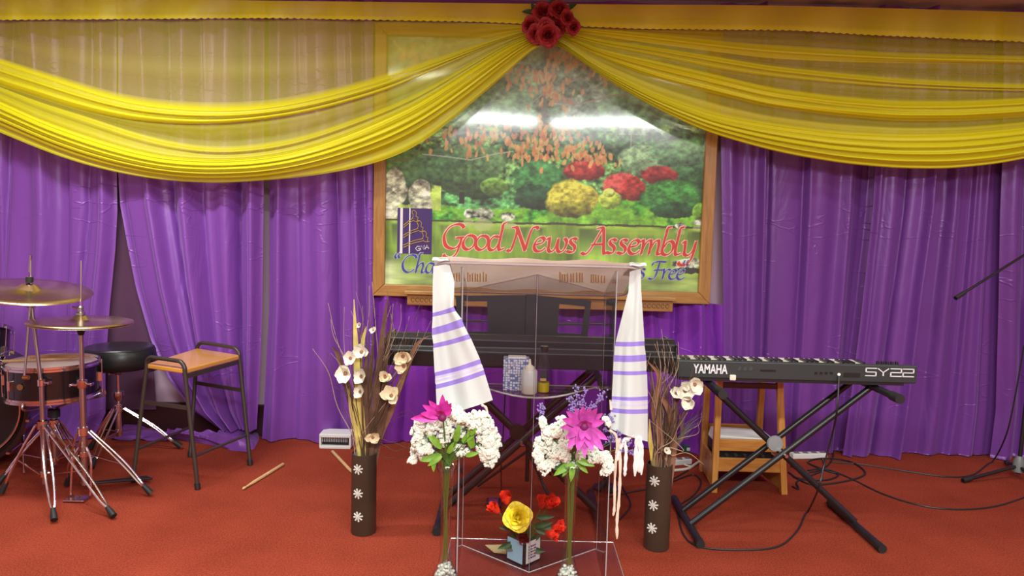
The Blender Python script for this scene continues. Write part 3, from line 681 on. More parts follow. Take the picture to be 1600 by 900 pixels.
swag('yellow_swag',858,1760,[(R0,SH,4.60,1,8,0),(RA,.86,4.58,1.4,10,.03),(RB,SH+.04,4.57,1,6,0),(RC,.82,4.57,1.2,10,.03),(RD,SH+.08,4.57,1,6,0),(RE,.92,4.56,2.2,20,.045),(RF,SH+.05,4.57,1,4,0),(RG,.7,4.56,1,5,.0),(RH,.95,4.55,4.4,36,.045),(RI,.7,4.57,1,1,0)],
  'yellow net swag draped across the right half of the stage backdrop',2,focus=858)
def valance():
    nx=700; nv=8; xs=np.linspace(-160,1760,nx+1); dens=[]; mb=MB()
    top=[(-160,-8),(420,1),(840,6),(1150,8),(1240,9),(1400,13),(1600,19),(1760,23)]
    bot=[(-160,31),(0,30),(420,27),(750,33),(1000,44),(1240,46),(1350,53),(1600,64),(1760,71)]
    T=sinterp(xs,top); B=sinterp(xs,bot)
    for j in range(nv+1):
        t=j/nv
        for i,x in enumerate(xs):
            y=T[i]*(1-t)+(B[i]+2.0*abs(math.sin(x*.28)))*t
            p=at(x,y,4.485-.008*math.sin(x*.045+t*2)-.004*math.sin(x*.13)-.01*t); mb.v.append(p); dens.append(.70+.05*math.sin(x*.05)+(.16 if t>.85 else 0))
    for j in range(nv):
        for i in range(nx): a=j*(nx+1)+i; mb.face(a,a+1,a+nx+2,a+nx+1)
    mb.attr={'dens':dens}
    mb.build('scalloped_valance',m_yel,None,'all',label='straight yellow net band with scalloped lower edge along the ceiling line',cat='drapery')
valance()
# ------------------------------------------------------------------ common object materials
m_chrome=mat('polished_chrome',(.78,.76,.74),.16,metal=1)
m_chromed=mat('dull_chrome',(.5,.48,.46),.28,metal=1)
m_black=mat('black_lacquer',(.008,.008,.009),.25,coat=.5)
m_rub=mat('black_rubber',(.012,.012,.012),.6)
m_blk=mat('black_powder_coat',(.012,.012,.013),.38)
m_vin=mat('black_vinyl',(.013,.014,.014),.33,bump=(80,.05))
m_brz=mat('cymbal_bronze',(.62,.42,.16),.26,metal=1)
m_head=mat('drum_head_film',(.92,.88,.78),.6)
m_felt=mat('grey_felt',(.16,.15,.14),.9)
def pole(name,a,b,r,m,parent,n=12): return MB().tube([a,b],r,n).build(name,m,parent,True)
def tripod(root,cx,cy,hub,feet,m,lowz=.12,double=True,r=.0055,hubr=.02):
    MB().lathe([(.017,-.025),(hubr+.006,-.02),(hubr+.006,.02),(.017,.025)],(cx,cy,hub),n=14).build('hub',m,root,True)
    MB().lathe([(.016,-.015),(hubr,-.012),(hubr,.012),(.016,.015)],(cx,cy,lowz),n=14).build('lower_collar',m,root,True)
    for fx,fy in feet:
        d=V((fx-cx,fy-cy,0)).normalized(); s_=V((-d.y,d.x,0))*.011
        a=V((cx,cy,hub))+d*.03; e=V((fx,fy,.018)); e2=e-(e-a).normalized()*.05
        mb=MB()
        if double:
            for k in (-1,1): mb.tube(smoothpts([a+s_*k,a+(e-a)*.5+s_*k*1.5+V((0,0,.012)),a+(e-a)*.82+s_*k,e2],4),r,7)
        else: mb.tube([a,e2],r*2,8)
        lg=mb.build('leg',m,root,True)
        MB().tube([e2-(e-a).normalized()*.012,e2+(e-a).normalized()*.02,e],[r*1.9,r*2.6,r*2.9],10).build('rubber_foot',m_rub,lg,True)
        mid=a+(e-a)*.52
        MB().beam(V((cx,cy,lowz))+d*.02,mid,.009,.004).build('leg_brace',m,root)
def wingnut(root,c,m=m_chrome,ax=V((1,0,0))):
    MB().tube([V(c)-ax*.006,V(c)+ax*.03],.006,8).box(V(c)+ax*.03,(.006,.03,.014)).build('wing_nut',m,root,bevel=.002)
def cymbal(root,c,r,axis,dome=.035,name='cymbal'):
    pr=[(.006,dome),(.02,dome*.97),(r*.12,dome*.85),(r*.19,dome*.42),(r*.22,dome*.34),(r*.5,dome*.22),(r*.8,dome*.10),(r,0),(r*.998,-.0015),(r*.8,dome*.08),(r*.5,dome*.19),(r*.22,dome*.3),(.006,dome*.9)]
    return MB().lathe(pr,c,axis,n=64,cap=False).build(name,m_brz2,root,'all')
m_brz2=mat('lathed_bronze',(.70,.56,.33),.26,metal=1); nt=m_brz2.node_tree
_b=nt.nodes['Principled BSDF']; _b.inputs['Anisotropic'].default_value=.5

# crash cymbal on its stand (nearest stand at far left)
cY=3.60; cc=onz(70,770,0); cx,cy=cc.x,cc.y
top=at(48,400,cy); 
st=thing('crash_cymbal_stand',(cx,cy,0),'chrome stand holding the bronze cymbal at far left, topmost of the two cymbals','cymbal stand')
p1=at(62,545,cy); p1.x=cx
elbow=at(50,470,cy); tipc=at(45,455,cy)
pole('lower_pole',V((cx,cy,.05)),V((cx,cy,at(64,600,cy).z)),.0125,m_chromed,st)
el=at(49,475,cy); pole('upper_pole',V((cx,cy,at(64,600,cy).z-.02)),el,.0095,m_chromed,st)
MB().lathe([(.014,-.02),(.019,-.015),(.019,.015),(.014,.02)],(cx,cy,at(64,598,cy).z),n=12).build('height_clamp',m_chrome,st,True); 
pole('boom_arm',at(38,592,cy-.05),at(48,470,cy-.01),.006,m_chromed,st)
MB().tube([at(40,590,cy-.05)-V((.012,0,0)),at(40,590,cy-.05)+V((.016,0,0))],.011,10).build('boom_counter_nut',m_brz,st,True)
MB().ball(el,.022,12,8,(1.3,1,1)).build('tilter',m_chromed,st,True)
pole('cymbal_rod',el,top,.0042,m_chrome,st); MB().tube([at(46,425,cy),at(48,399,cy)],.006,10).build('threaded_tip',m_chromed,st,True)
ca=V((.10,-.10,1)).normalized()
MB().lathe([(.017,.0),(.018,.018),(.015,.03)],at(46,441,cy),ca,n=14).build('felt_washer',m_rub,st,True)
MB().lathe([(.010,.0),(.016,.004),(.016,.014),(.01,.016)],at(46,436,cy),ca,n=8).build('wing_nut',m_chrome,st)
wingnut(st,(cx+.012,cy,at(64,598,cy).z))
tripod(st,cx,cy,.36,[tuple(onz(85,818,0))[:2],tuple(onz(178,812,0))[:2],tuple(onz(2,775,0))[:2]],m_chrome,lowz=.1)
ct=thing('crash_cymbal',at(45,452,cy),'tilted bronze crash cymbal cut by the left edge of the picture','cymbal')
cymbal(ct,at(45,455,cy),.285,V((.13,-.10,1)),.04,'cymbal_plate')
# hi-hat
hb=onz(133,775,0); hx,hy=hb.x,hb.y
hh=thing('hi_hat_stand',(hx,hy,0),'chrome hi-hat stand with pedal between the snare drum and the stool','cymbal stand')
zc=at(128,503,hy).z
pole('lower_tube',V((hx,hy,.06)),V((hx,hy,at(130,600,hy).z)),.0155,m_chromed,hh)
pole('upper_tube',V((hx,hy,at(130,605,hy).z)),V((hx,hy,zc-.05)),.0115,m_chromed,hh)
pole('pull_rod',V((hx,hy,zc-.05)),at(127,407,hy)*1,.0045,m_chrome,hh)
MB().lathe([(.02,-.02),(.024,-.015),(.024,.02),(.017,.024)],(hx,hy,at(130,600,hy).z),n=14).build('height_clamp',m_chrome,hh,True)
wingnut(hh,(hx+.02,hy,at(130,600,hy).z)); wingnut(hh,(hx-.026,hy,at(130,602,hy).z),ax=V((-1,0,0)))
MB().lathe([(.012,-.065),(.02,-.04),(.045,-.018),(.045,-.006),(.02,0)],(hx,hy,zc-.002),n=18).build('cymbal_seat',m_rub,hh,True)
MB().lathe([(.022,0),(.022,.012),(.014,.016),(.014,.034),(.018,.038),(.012,.045)],(hx,hy,zc+.036),n=14).build('clutch',m_chromed,hh,True)
MB().tube([V((hx-.01,hy,zc+.066)),V((hx-.04,hy,zc+.075))],.005,8).build('clutch_screw',m_chrome,hh,True)
hc=thing('hi_hat_cymbal',(hx,hy,zc-.02),'pair of closed bronze hi-hat cymbals right of the tilted crash cymbal','cymbal')
cymbal(hc,(hx,hy,zc+.002),.238,V((.03,0,1)),.034,'top_cymbal'); cymbal(hc,(hx,hy,zc-.006),.238,V((-.03,0,-1)),.02,'bottom_cymbal')
tripod(hh,hx,hy,.34,[tuple(onz(236,776,0))[:2],tuple(onz(105,762,0))[:2],tuple(onz(112,722,0))[:2]],m_chrome,lowz=.22)
fr=MB()
for sx in (-1,1): fr.tube(smoothpts([V((hx+sx*.02,hy-.01,.26)),V((hx+sx*.045,hy-.02,.2)),V((hx+sx*.05,hy-.03,.1)),V((hx+sx*.05,hy-.04,.02))]),.006,8)
fr.build('pedal_frame',m_chrome,hh,True)
MB().slab([V((hx-.055,hy-.10,.006)),V((hx+.05,hy-.10,.006)),V((hx+.045,hy-.03,.006)),V((hx-.05,hy-.03,.006))],(0,0,.008)).build('base_plate',m_chrome,hh,bevel=.002)
pd=MB(); pd.slab([V((hx-.03,hy+.0,.06)),V((hx+.03,hy+.0,.06)),V((hx+.25,hy+.20,.022)),V((hx+.20,hy+.235,.022))],(0,0,.01)); pd.build('foot_pedal',m_blk,hh,bevel=.003)
MB().tube([V((hx,hy,.06)),V((hx,hy,.2))],.004,6).build('chain',m_rub,hh)

# snare drum on its stand
sx_,sy_=onz(88,745,0).x,3.945; zt=at(82,565,sy_).z; zb=at(82,617,sy_).z; sr=S(66,sy_)
sn=thing('snare_drum',(sx_,sy_,zb),'black snare drum with cream head behind the crash cymbal stand','drum')
cs=V((at(82,565,sy_).x,sy_,0)); 
MB().lathe([(sr*.97,zb+.01),(sr*.97,zt-.01)],cs,n=48).build('shell',m_black,sn,True)
MB().lathe([(.001,zt-.001),(sr*.93,zt-.001),(sr*.96,zt-.006)],cs,n=48,cap=False).build('drum_head',m_head,sn,True)
for nm,z in (('rim',zt),('rim',zb+.012)):
    MB().lathe([(sr*1.0,z-.016),(sr*1.035,z-.016),(sr*1.035,z-.006),(sr*1.01,z-.003),(sr*1.01,z+.008),(sr*.985,z+.008),(sr*.98,z-.016)],cs,n=48,cap=False).build(nm,m_chrome,sn,True)
for k in range(8):
    a=k*math.pi/4+.35; p=cs+V((math.cos(a)*sr*1.0,math.sin(a)*sr,0))
    MB().box(p+V((0,0,(zt+zb)/2)),(.02,.02,.05),(V((math.cos(a),math.sin(a),0)),V((-math.sin(a),math.cos(a),0)),V((0,0,1)))).tube([p+V((math.cos(a)*.01,math.sin(a)*.01,zb)),p+V((math.cos(a)*.01,math.sin(a)*.01,zt+.006))],.0035,6).build('lug',m_chrome,sn,bevel=.003)
MB().tube([cs+V((-.03,-sr*.98,(zt+zb)/2)),cs+V((-.03,-sr*1.0,(zt+zb)/2))],.016,14).build('badge',mat('gold_badge',(.5,.4,.15),.3,metal=1),sn)
ss=thing('snare_stand',(cs.x,sy_,0),'chrome basket stand under the black snare drum','drum stand')
pole('pole',V((cs.x,sy_,.07)),V((cs.x,sy_,zb-.07)),.013,m_chromed,ss)
MB().lathe([(.02,-.025),(.03,-.02),(.03,.02),(.02,.025)],(cs.x,sy_,zb-.1),n=14).build('tilt_joint',m_rub,ss,True)
MB().lathe([(.016,-.03),(.022,-.02),(.022,.02),(.016,.03)],(cs.x,sy_,zb-.22),n=14).build('height_clamp',m_chrome,ss,True); wingnut(ss,(cs.x+.02,sy_,zb-.22))
for k in range(3):
    a=k*2.094+.5; d=V((math.cos(a),math.sin(a),0)); MB().tube(smoothpts([V((cs.x,sy_,zb-.075)),V((cs.x,sy_,zb-.05))+d*.09,V((cs.x,sy_,zb-.025))+d*sr*1.04,V((cs.x,sy_,zb+.01))+d*sr*1.07]),.006,8).build('basket_arm',m_chrome,ss,True)
tripod(ss,cs.x,sy_,.30,[(cs.x+.24,sy_-.13),(cs.x-.2,sy_-.17),(cs.x+.02,sy_+.22)],m_chrome,lowz=.1)
m_stick=mat('hickory_wood',(.62,.40,.18),.5,var=(30,.15))
def stick(a,b,label,group=None,r=.0072,up=0):
    a=V(a);b=V(b);d=b-a
    o=MB().tube([a,a+d*.02,a+d*.75,a+d*.93,a+d*.955,a+d*.98,b],[r*.7,r,r,r*.5,r*.75,r*.75,r*.3],10).build('drumstick',m_stick,None,True,label=label,cat='drumstick',group=group)
    return o
stick(V((cs.x-.21,sy_-.09,zt+.014)),V((cs.x+.13,sy_+.03,zt+.018)),'pale drumstick lying on the snare drum head, nearer one')
stick(V((cs.x-.16,sy_+.05,zt+.014)),V((cs.x+.16,sy_+.085,zt+.018)),'pale drumstick lying on the snare drum head, farther one')
stick(onz(443,725,.009),onz(379,764,.009),'worn wooden drumstick on the carpet right of the stool',r=.0095)
stick(onz(519,705,.009),onz(557,745,.009),'pale drumstick on the carpet behind the left brown vase',r=.0095)

# bass drum, tom at the left edge
bc=at(-56,682,4.0); br=.315
bc=V((bc.x,bc.y,br+.03))
bd=thing('bass_drum',(bc.x,bc.y,0),'black bass drum with chrome hoop line at the lower left edge','drum')
axb=V((.28,-1,0)).normalized()
MB().lathe([(br*.96,-.34),(br*.96,0)],bc,axb,n=56).build('shell',m_black,bd,True)
MB().lathe([(br*.94,-.01),(br*1.04,-.012),(br*1.04,.035),(br*.97,.035),(br*.95,.02)],bc,axb,n=56,cap=False).build('hoop',m_black,bd,True)
MB().lathe([(br*.86,.012),(br*.88,.02),(br*.90,.02),(br*.92,.012)],bc,axb,n=56,cap=False).build('chrome_ring',m_chrome,bd,True)
MB().lathe([(.001,.012),(br*.93,.010)],bc,axb,n=56,cap=False).build('drum_head',mat('black_head_film',(.01,.01,.012),.3),bd,True)
for k in range(10):
    a=k*.628+.2; s_,u_=frame(axb); p=bc+(s_*math.cos(a)+u_*math.sin(a))*br*1.06
    MB().tube([p+axb*.045,p-axb*.2],.005,7).box(p+axb*.03,(.02,.03,.012)).build('claw_hook',m_chrome,bd)
for k in (-1,1):
    MB().tube([bc+V((.26*k,.1,-.15)),V((bc.x+.36*k,bc.y-.05,.012))],.007,8).build('spur',m_chrome,bd,True)
tc_=at(-40,556,4.2)
tm=thing('tom_drum',(tc_.x,tc_.y,tc_.z-.1),'black tom drum with chrome fittings at the left edge above the bass drum','drum')
axt=V((-.15,.35,1)).normalized()
tr=.175
MB().lathe([(tr*.96,-.15),(tr*.96,.15)],tc_,axt,n=40).build('shell',m_black,tm,True)
MB().lathe([(.001,.152),(tr*.97,.152)],tc_,axt,n=40,cap=False).build('drum_head',m_head,tm,True)
for h in (-.15,.15): MB().lathe([(tr*.98,h-.012),(tr*1.05,h-.012),(tr*1.05,h+.012),(tr*.98,h+.012)],tc_,axt,n=40,cap=False).build('rim',m_chrome,tm,True)
s_,u_=frame(axt)
for k in range(8):
    a=k*.785+.1; d=(s_*math.cos(a)+u_*math.sin(a)); p=tc_+d*tr*1.0
    MB().box(p,(.03,.022,.06),(d,axt.cross(d),axt)).tube([p+d*.012-axt*.15,p+d*.012+axt*.15],.0035,6).build('lug',m_chrome,tm,bevel=.003)
MB().tube([tc_-axt*.12+V((0,.05,0)),V((tc_.x+.02,bc.y+.14,bc.z+.25))],.012,10).build('mounting_arm',m_chrome,tm,True)

# throne
tc2=onz(187,706,0); tx,ty=tc2.x,tc2.y; zth=at(190,541,ty).z; zbt=at(190,574,ty).z; rt=S(54,ty)
th=thing('drum_throne',(tx,ty,0),'round black padded drum stool on a chrome tripod behind the hi-hat','stool')
MB().lathe([(.001,zbt),(rt*.85,zbt),(rt*.97,zbt+.02),(rt,zbt+.05),(rt*.97,zth-.02),(rt*.9,zth),(rt*.5,zth+.002),(.001,zth-.008)],(tx+.01,ty,0),n=40,cap=False).build('seat',m_vin,th,True)
MB().lathe([(rt*.93,-.003),(rt*.945,0),(rt*.93,.003)],(tx+.01,ty,zth-.008),n=40,cap=False).build('piping',m_rub,th,True)
MB().lathe([(.05,-.012),(.03,-.02),(.018,-.05)],(tx,ty,zbt+.005),n=16).build('seat_bracket',m_chromed,th,True); wingnut(th,(tx-.02,ty,zbt-.04),ax=V((-1,0,0)))
pole('threaded_post',V((tx,ty,.25)),V((tx,ty,zbt)),.0095,m_chrome,th)
pole('base_tube',V((tx,ty,.1)),V((tx,ty,.30)),.018,m_chrome,th)
MB().lathe([(.014,-.03),(.022,-.02),(.032,.02),(.03,.035)],(tx,ty,.34),n=18).build('height_nut',m_chrome,th,True)
tripod(th,tx,ty,.27,[(tx+.36,ty-.02) if 0 else tuple(onz(283,702,0))[:2],tuple(onz(245,778,0))[:2] if 0 else (tx+.02,ty-.34),(tx-.18,ty+.0)],m_chrome,lowz=.13,double=True,r=.006)

# lab stool
m_st=mat('brown_steel_tube',(.045,.032,.024),.38); m_tan=mat('varnished_tan_seat',(.62,.29,.045),.33,var=(6,.12),coat=.4)
F1,F2,F3,F4=[V(onz(*p,0)) for p in ((309,765),(208,753),(391,727),(297,714))]
lab=thing('lab_stool',((F1+F2+F3+F4)/4),'brown tubular stool with a tan wooden seat and raised side handles','stool')
zs=.615
Q=[V(onz(*p,zs)) for p in ((289,583),(229,574),(374,560),(308,549))]
def hair(fa,fb,qa,qb):
    d=(qb-qa); h=V((0,0,.055)); ta=qa+h*.2; tb=qb+h*.2
    da=(qa-fa).normalized(); 
    pts=[fa,qa,qa+V((0,0,.03))+d*.01,qa+h+d*.09,qa+h+V((0,0,.005))+d*.22,qb+h+V((0,0,.005))-d*.22,qb+h-d*.09,qb+V((0,0,.03))-d*.01,qb,fb]
    out=[pts[0]]+smoothpts(pts[1:-1],5)+[pts[-1]]
    return out
for (fa,fb,qa,qb) in ((F1,F2,Q[0],Q[1]),(F3,F4,Q[2],Q[3])):
    fr_=MB().tube(hair(fa+V((0,0,.012)),fb+V((0,0,.012)),qa,qb),.0115,10).build('leg_frame',m_st,lab,True)
    for f_,q_ in ((fa,qa),(fb,qb)):
        d=(q_-f_).normalized(); MB().tube([f_+V((0,0,.002)),f_+d*.035],.0145,10).build('rubber_foot',m_rub,fr_,True)
def onleg(f_,q_,z): return f_+(q_-f_)*(z/q_.z)
for a,b,z,fl in (((F1,Q[0]),(F2,Q[1]),.43,1),((F3,Q[2]),(F4,Q[3]),.43,1),((F1,Q[0]),(F3,Q[2]),.175,0),((F2,Q[1]),(F4,Q[3]),.175,0)):
    A=onleg(*a,z); B=onleg(*b,z)
    (MB().beam(A,B,.008,.022) if fl else MB().tube([A,B],.0085,8)).build('stretcher',m_st,lab,True)
cen=(Q[0]+Q[1]+Q[2]+Q[3])/4
def inset(q,k): return cen+(q-cen)*k
seat=MB().slab([inset(Q[0],1.0)+V((0,0,-.006)),inset(Q[2],1.02)+V((0,0,-.006)),inset(Q[3],1.0)+V((0,0,-.006)),inset(Q[1],1.0)+V((0,0,-.006))],(0,0,.026)).build('seat',m_tan,lab,bevel=.006)
for a,b in ((0,2),(1,3)): MB().beam(Q[a]-V((0,0,.02)),Q[b]-V((0,0,.02)),.014,.022).build('seat_rail',m_st,lab)

# small white heater/device against curtain, left brown vase behind
def grille_box(c,w,d,h,label,name='power_supply_unit'):
    t=thing(name,c,label,'electrical box'); c=V(c)
    MB().box(c+V((0,0,h-.012)),(w,d,.022)).build('top_cover',m_white,t,bevel=.004)
    MB().box(c+V((0,0,.01)),(w*.98,d,.018)).build('bottom_tray',m_white,t,bevel=.003)
    MB().box(c+V((0,.012,h/2)),(w*.95,d-.04,h-.03)).build('body',m_blk,t)
    for k in (-1,1): MB().box(c+V((k*w*.47,0,h/2)),(.012,d*.96,h-.02)).build('side_cheek',m_white,t,bevel=.002)
    g=MB()
    for i in range(int(w/.011)-3): g.box(c+V((-w/2+.02+i*.011,-d/2+.012,h*.62)),(.005,.004,h*.35))
    g.build('vent_grille',mat('grey_plastic',(.42,.42,.43),.5),t,kind='stuff')
    return t
dv=onz(527,697,0); grille_box((dv.x,dv.y+.0,0),.20,.13,S(24,dv.y),'small white slotted metal box on the carpet behind the left brown vase')

# ------------------------------------------------------------------ silver lettered keyboard on its X stand
KY=3.36
kL=at(1060,588,KY); kR=at(1432,600,KY); kx0,kx1=kL.x,kR.x; kzb=(kL.z+kR.z)/2; 
kh=S(31,KY); kdep=.30
m_kb=mat('charcoal_keyboard_shell',(.028,.036,.036),.42,bump=(200,.05)); m_key=mat('ivory_keys',(.78,.74,.66),.35); m_bkey=mat('black_keys',(.012,.012,.012),.3)
m_sil=mat('silver_lettering',(.72,.73,.74),.4)
kb=thing('synthesizer_keyboard',((kx0+kx1)/2,KY+kdep/2,kzb),'charcoal synthesizer keyboard with silver lettering on its back, on the X stand','keyboard')
tilt=.10 # the players' side sits a little lower
prof=[(0,0),(0,kh*.86),(.012,kh*.92),(.09,kh*.86),(.095,kh*.62),(kdep,kh*.40-.0),(kdep,-tilt*0+.004),(.02,-.004)]
def kpt(x,y,z): return V((x,KY+y,kzb+z-tilt*y))
MB().slab([kpt(kx0,y,z) for y,z in prof],(kx1-kx0,0,0)).build('casing',m_kb,kb,bevel=.003)
MB().slab([kpt(kx0+.005,y,z) for y,z in ((.006,-.001),(.006,-.014),(kdep-.02,-.012),(kdep-.02,.002))],(kx1-kx0-.06,0,0)).build('underside_plate',m_blk,kb)
nk=36; x0k,x1k=kx0+.02,kx1-.20
for i in range(nk):
    w=(x1k-x0k)/nk; x=x0k+w*(i+.5)
    MB().box(kpt(x,.165,kh*.80),(w*.93,.12,.016)).build('white_key',m_key,kb)
    if i%7 not in (2,6): MB().box(kpt(x+w/2,.14,kh*.80+.009),(w*.5,.085,.012)).build('black_key',m_bkey,kb)
for i in range(5): MB().lathe([(.008,0),(.008,.012),(.006,.014)],kpt(kx1-.16+i*.022,.05,kh*.9),n=10).build('knob',m_bkey,kb)
def text(s,size,ext,loc,material,parent,shear=0,off=0,sx=1,name='lettering',rot=True,ry=0):
    cu=bpy.data.curves.new('t','FONT'); cu.body=s; cu.size=size; cu.extrude=ext; cu.offset=off; cu.shear=shear; cu.resolution_u=3
    o=bpy.data.objects.new('t',cu); COL.objects.link(o); dg=bpy.context.evaluated_depsgraph_get(); dg.update()
    me=bpy.data.meshes.new_from_object(o.evaluated_get(dg)); bpy.data.objects.remove(o); bpy.data.curves.remove(cu)
    xs=[v.co.x for v in me.vertices]; wdt=max(xs)-min(xs)
    if sx!=1 and sx>0: k=sx/wdt   # sx = wanted width
    else: k=1
    root=parent
    while root.parent: root=root.parent
    mx=min(xs)
    for v in me.vertices:
        x,y,z=(v.co.x-mx)*k,v.co.y,v.co.z
        c_,s2=math.cos(ry),math.sin(ry); v.co=V((x*c_-y*s2,-z,x*s2+y*c_))+V(loc)-root.location
    me.materials.append(material); me.name=name
    ob=bpy.data.objects.new(name,me); COL.objects.link(ob); ob.parent=parent; return ob
yl=at(1083,577,KY-.002); yr=at(1137,578,KY-.002)
text('YAMAHA',S(20,KY),.0008,(yl.x,KY-.002,kzb+.022),m_sil,kb,off=.0016,sx=yr.x-yl.x,name='maker_lettering')
# wide angular model lettering
ml=MB(); sy0=at(1351,590,KY).x; sy1=at(1428,590,KY).x; hw=(sy1-sy0); lh=S(12,KY); zz=kzb+.030; t_=.0042
def bars(segs,x,w,mb=None):
    mb=mb or ml
    for (a,b) in segs:
        p=V((x+a[0]*w,KY-.0022,zz+a[1]*lh)); q=V((x+b[0]*w,KY-.0022,zz+b[1]*lh)); mb.beam(p,q,.0016,t_,V((0,-1,0)) if 0 else V((0,0,1))) if abs(p.x-q.x)>1e-6 else mb.box((p+q)/2,(t_*1.4,.0016,abs(p.z-q.z)))
cw=hw/4.25
bars([((.05,1),(1,1)),((.08,.5),(.95,.5)),((0,0),(.95,0)),((.07,1),(.07,.5)),((.93,.5),(.93,0))],sy0,cw)
bars([((.0,1),(.45,.5)),((.95,1),(.5,.5)),((.48,.5),(.48,0))],sy0+cw*1.08,cw)
for k in (2.16,3.22): bars([((.0,1),(1,1)),((.95,1),(.95,.5)),((.05,.5),(.95,.5)),((.05,.5),(.05,0)),((.0,0),(1,0))],sy0+cw*k,cw)
ml.build('model_lettering',m_sil,kb)
for px_ in (1155,1164,1173): MB().tube([at(px_,576,KY-.002),at(px_,576,KY+.004)],.010,12).build('jack_socket',m_bkey,kb,True)
for px_ in (1275,1283,1291,1299): MB().box(at(px_,583,KY-.001),(.012,.003,.010)).build('port',m_bkey,kb)
MB().box(at(1200,579,KY-.001),(.07,.003,.008)).build('slot',m_bkey,kb); MB().box(at(1331,586,KY-.001),(.075,.003,.02)).build('port_panel',m_blk,kb)
MB().tube([at(1311,585,KY-.012),at(1311,585,KY+.002)],.007,8).build('cable_plug',m_key,kb,True)
MB().box(at(1145,590,KY-.004),(.028,.012,.026)).build('tape_tab',mat('cream_tape',(.75,.70,.55),.6),kb,bevel=.004)

def xstand(name,xl,xr,yn,yf,ztop,label,m,r=.0145,pivot=None,topspan=None,disc=True):
    t=thing(name,((xl+xr)/2,(yn+yf)/2,0),label,'keyboard stand')
    for x in (xl,xr):
        fb=MB().tube([V((x,yn,.02)),V((x,yf,.02))],.0185,12).build('foot_bar',m,t,True)
        MB().tube([V((x,yn-.006,.02)),V((x,yn+.04,.02))],.0205,12).build('end_cap',m_rub,fb,True); MB().tube([V((x,yf-.04,.02)),V((x,yf+.006,.02))],.0205,12).build('end_cap',m_rub,fb,True)
    a=xl+.0; b=xr
    TL,TR=topspan
    ym=(yn+yf)/2
    for dy in (-.085,.085): MB().tube([V((xl,ym+dy,.035)),V((TR,ym+dy,ztop-.02))],r,10).build('diagonal_tube',m,t,True)
    MB().tube([V((xr,ym,.035)),V((TL,ym,ztop-.02))],r*1.15,10).build('diagonal_tube',m,t,True)
    for x in (TL,TR):
        sb=MB().tube([V((x,yn-.03,ztop-.018)),V((x,yf,ztop-.018))],.0165,12).build('support_bar',m,t,True)
        MB().tube([V((x,yn-.07,ztop-.018)),V((x,yn+.0,ztop-.018))],.0215,12).build('end_cap',m_rub,sb,True)
    k=((xr-xl)); # pivot
    s1=(TR-xl); s2=(TL-xr); 
    tt=(xr-xl)/((TR-xl)-(TL-xr)); P=V((xl+(TR-xl)*tt,ym,.035+(ztop-.055)*tt))
    MB().tube([P+V((0,-.13,0)),P+V((0,.13,0))],.008,10).build('pivot_bolt',m_chrome,t,True)
    MB().lathe([(.001,0),(.036,0),(.04,.008),(.036,.02),(.001,.022)],P+V((-.02,-.015,.03)),V((0,-1,0)),n=20).build('locking_disc',mat('grey_disc',(.24,.25,.25),.45) if disc else m_blk,t,True)
    return t
fl=onz(1092,853,0); fr1=onz(1380,866,0)
xstand('keyboard_stand',fl.x,fr1.x,3.25,3.80,kzb-.018,'black X stand carrying the silver lettered keyboard',m_blk,topspan=(at(1100,603,3.5).x,at(1352,607,3.5).x),)

# wooden stool behind the keyboard
m_ws=wood('orange_beech',(.42,.17,.03),(.56,.26,.06),axis=2,rough=.38); m_ws2=wood('orange_beech_rail',(.42,.17,.03),(.56,.26,.06),axis=0,rough=.38)
G=[onz(1110,763,0),onz(1231,779,0),onz(1104,722,0),onz(1209,735,0)]
W0,W1=V(G[0]),V(G[1]); 
W2=W0+V((.0,.36,0))+V((.03,0,0)); W3=W1+V((-.03,.36,0)); W2.y=W3.y=(W0.y+W1.y)/2+.36
W0.y=W1.y=(W0.y+W1.y)/2
zs2=at(1175,597,W0.y).z
ws=thing('wooden_stool',(W0+W1+W2+W3)/4,'orange wooden stool with low shelf rails behind the X stand','stool')
tops=[V((at(1128,600,W0.y).x,W0.y+.05,zs2)),V((at(1223,600,W0.y).x,W0.y+.05,zs2)),V((at(1130,600,W0.y).x,W2.y-.05,zs2)),V((at(1221,600,W0.y).x,W2.y-.05,zs2))]
for f_,t_2 in zip((W0,W1,W2,W3),tops): MB().beam(f_,t_2,.034,.034,V((0,1,0))).build('leg',m_ws,ws,bevel=.004)
ctr=(tops[0]+tops[1]+tops[2]+tops[3])/4
MB().box((ctr.x,ctr.y,zs2+.012),(tops[1].x-tops[0].x+.08,.36,.024)).build('seat',m_ws2,ws,bevel=.006)
def lw(i,z): f_=(W0,W1,W2,W3)[i]; return f_+(tops[i]-f_)*(z/zs2)
for z,h in ((at(1150,697,W0.y).z,S(19,W0.y)),(at(1150,727,W0.y).z,S(22,W0.y))):
    MB().beam(lw(0,z),lw(1,z),.02,h).build('front_rail',m_ws2,ws,bevel=.003); MB().beam(lw(2,z),lw(3,z),.02,h).build('back_rail',m_ws2,ws,bevel=.003)
MB().beam(lw(0,zs2-.03),lw(1,zs2-.03),.02,.03).build('seat_rail',mat('dark_walnut_rail',(.09,.035,.015),.4),ws,bevel=.003)
for i,j in ((0,2),(1,3)): MB().beam(lw(i,.1),lw(j,.1),.016,.16).build('side_board',m_ws,ws,bevel=.003)
zsh=at(1150,727,W0.y).z
MB().box(((W0.x+W1.x)/2,(W0.y+W2.y)/2,zsh-.03),(W1.x-W0.x-.07,.33,.012)).build('low_shelf',m_ws2,ws)
hw_=MB
wr=V(((W0.x+W1.x)/2-.01,(W0.y+W2.y)/2,zsh-.024))
bx_=thing('mixer_box',wr,'black and silver equipment box on the low shelf of the wooden stool','electrical box')
MB().box(wr+V((0,0,.055)),(.30,.22,.11)).build('body',m_blk,bx_,bevel=.006)
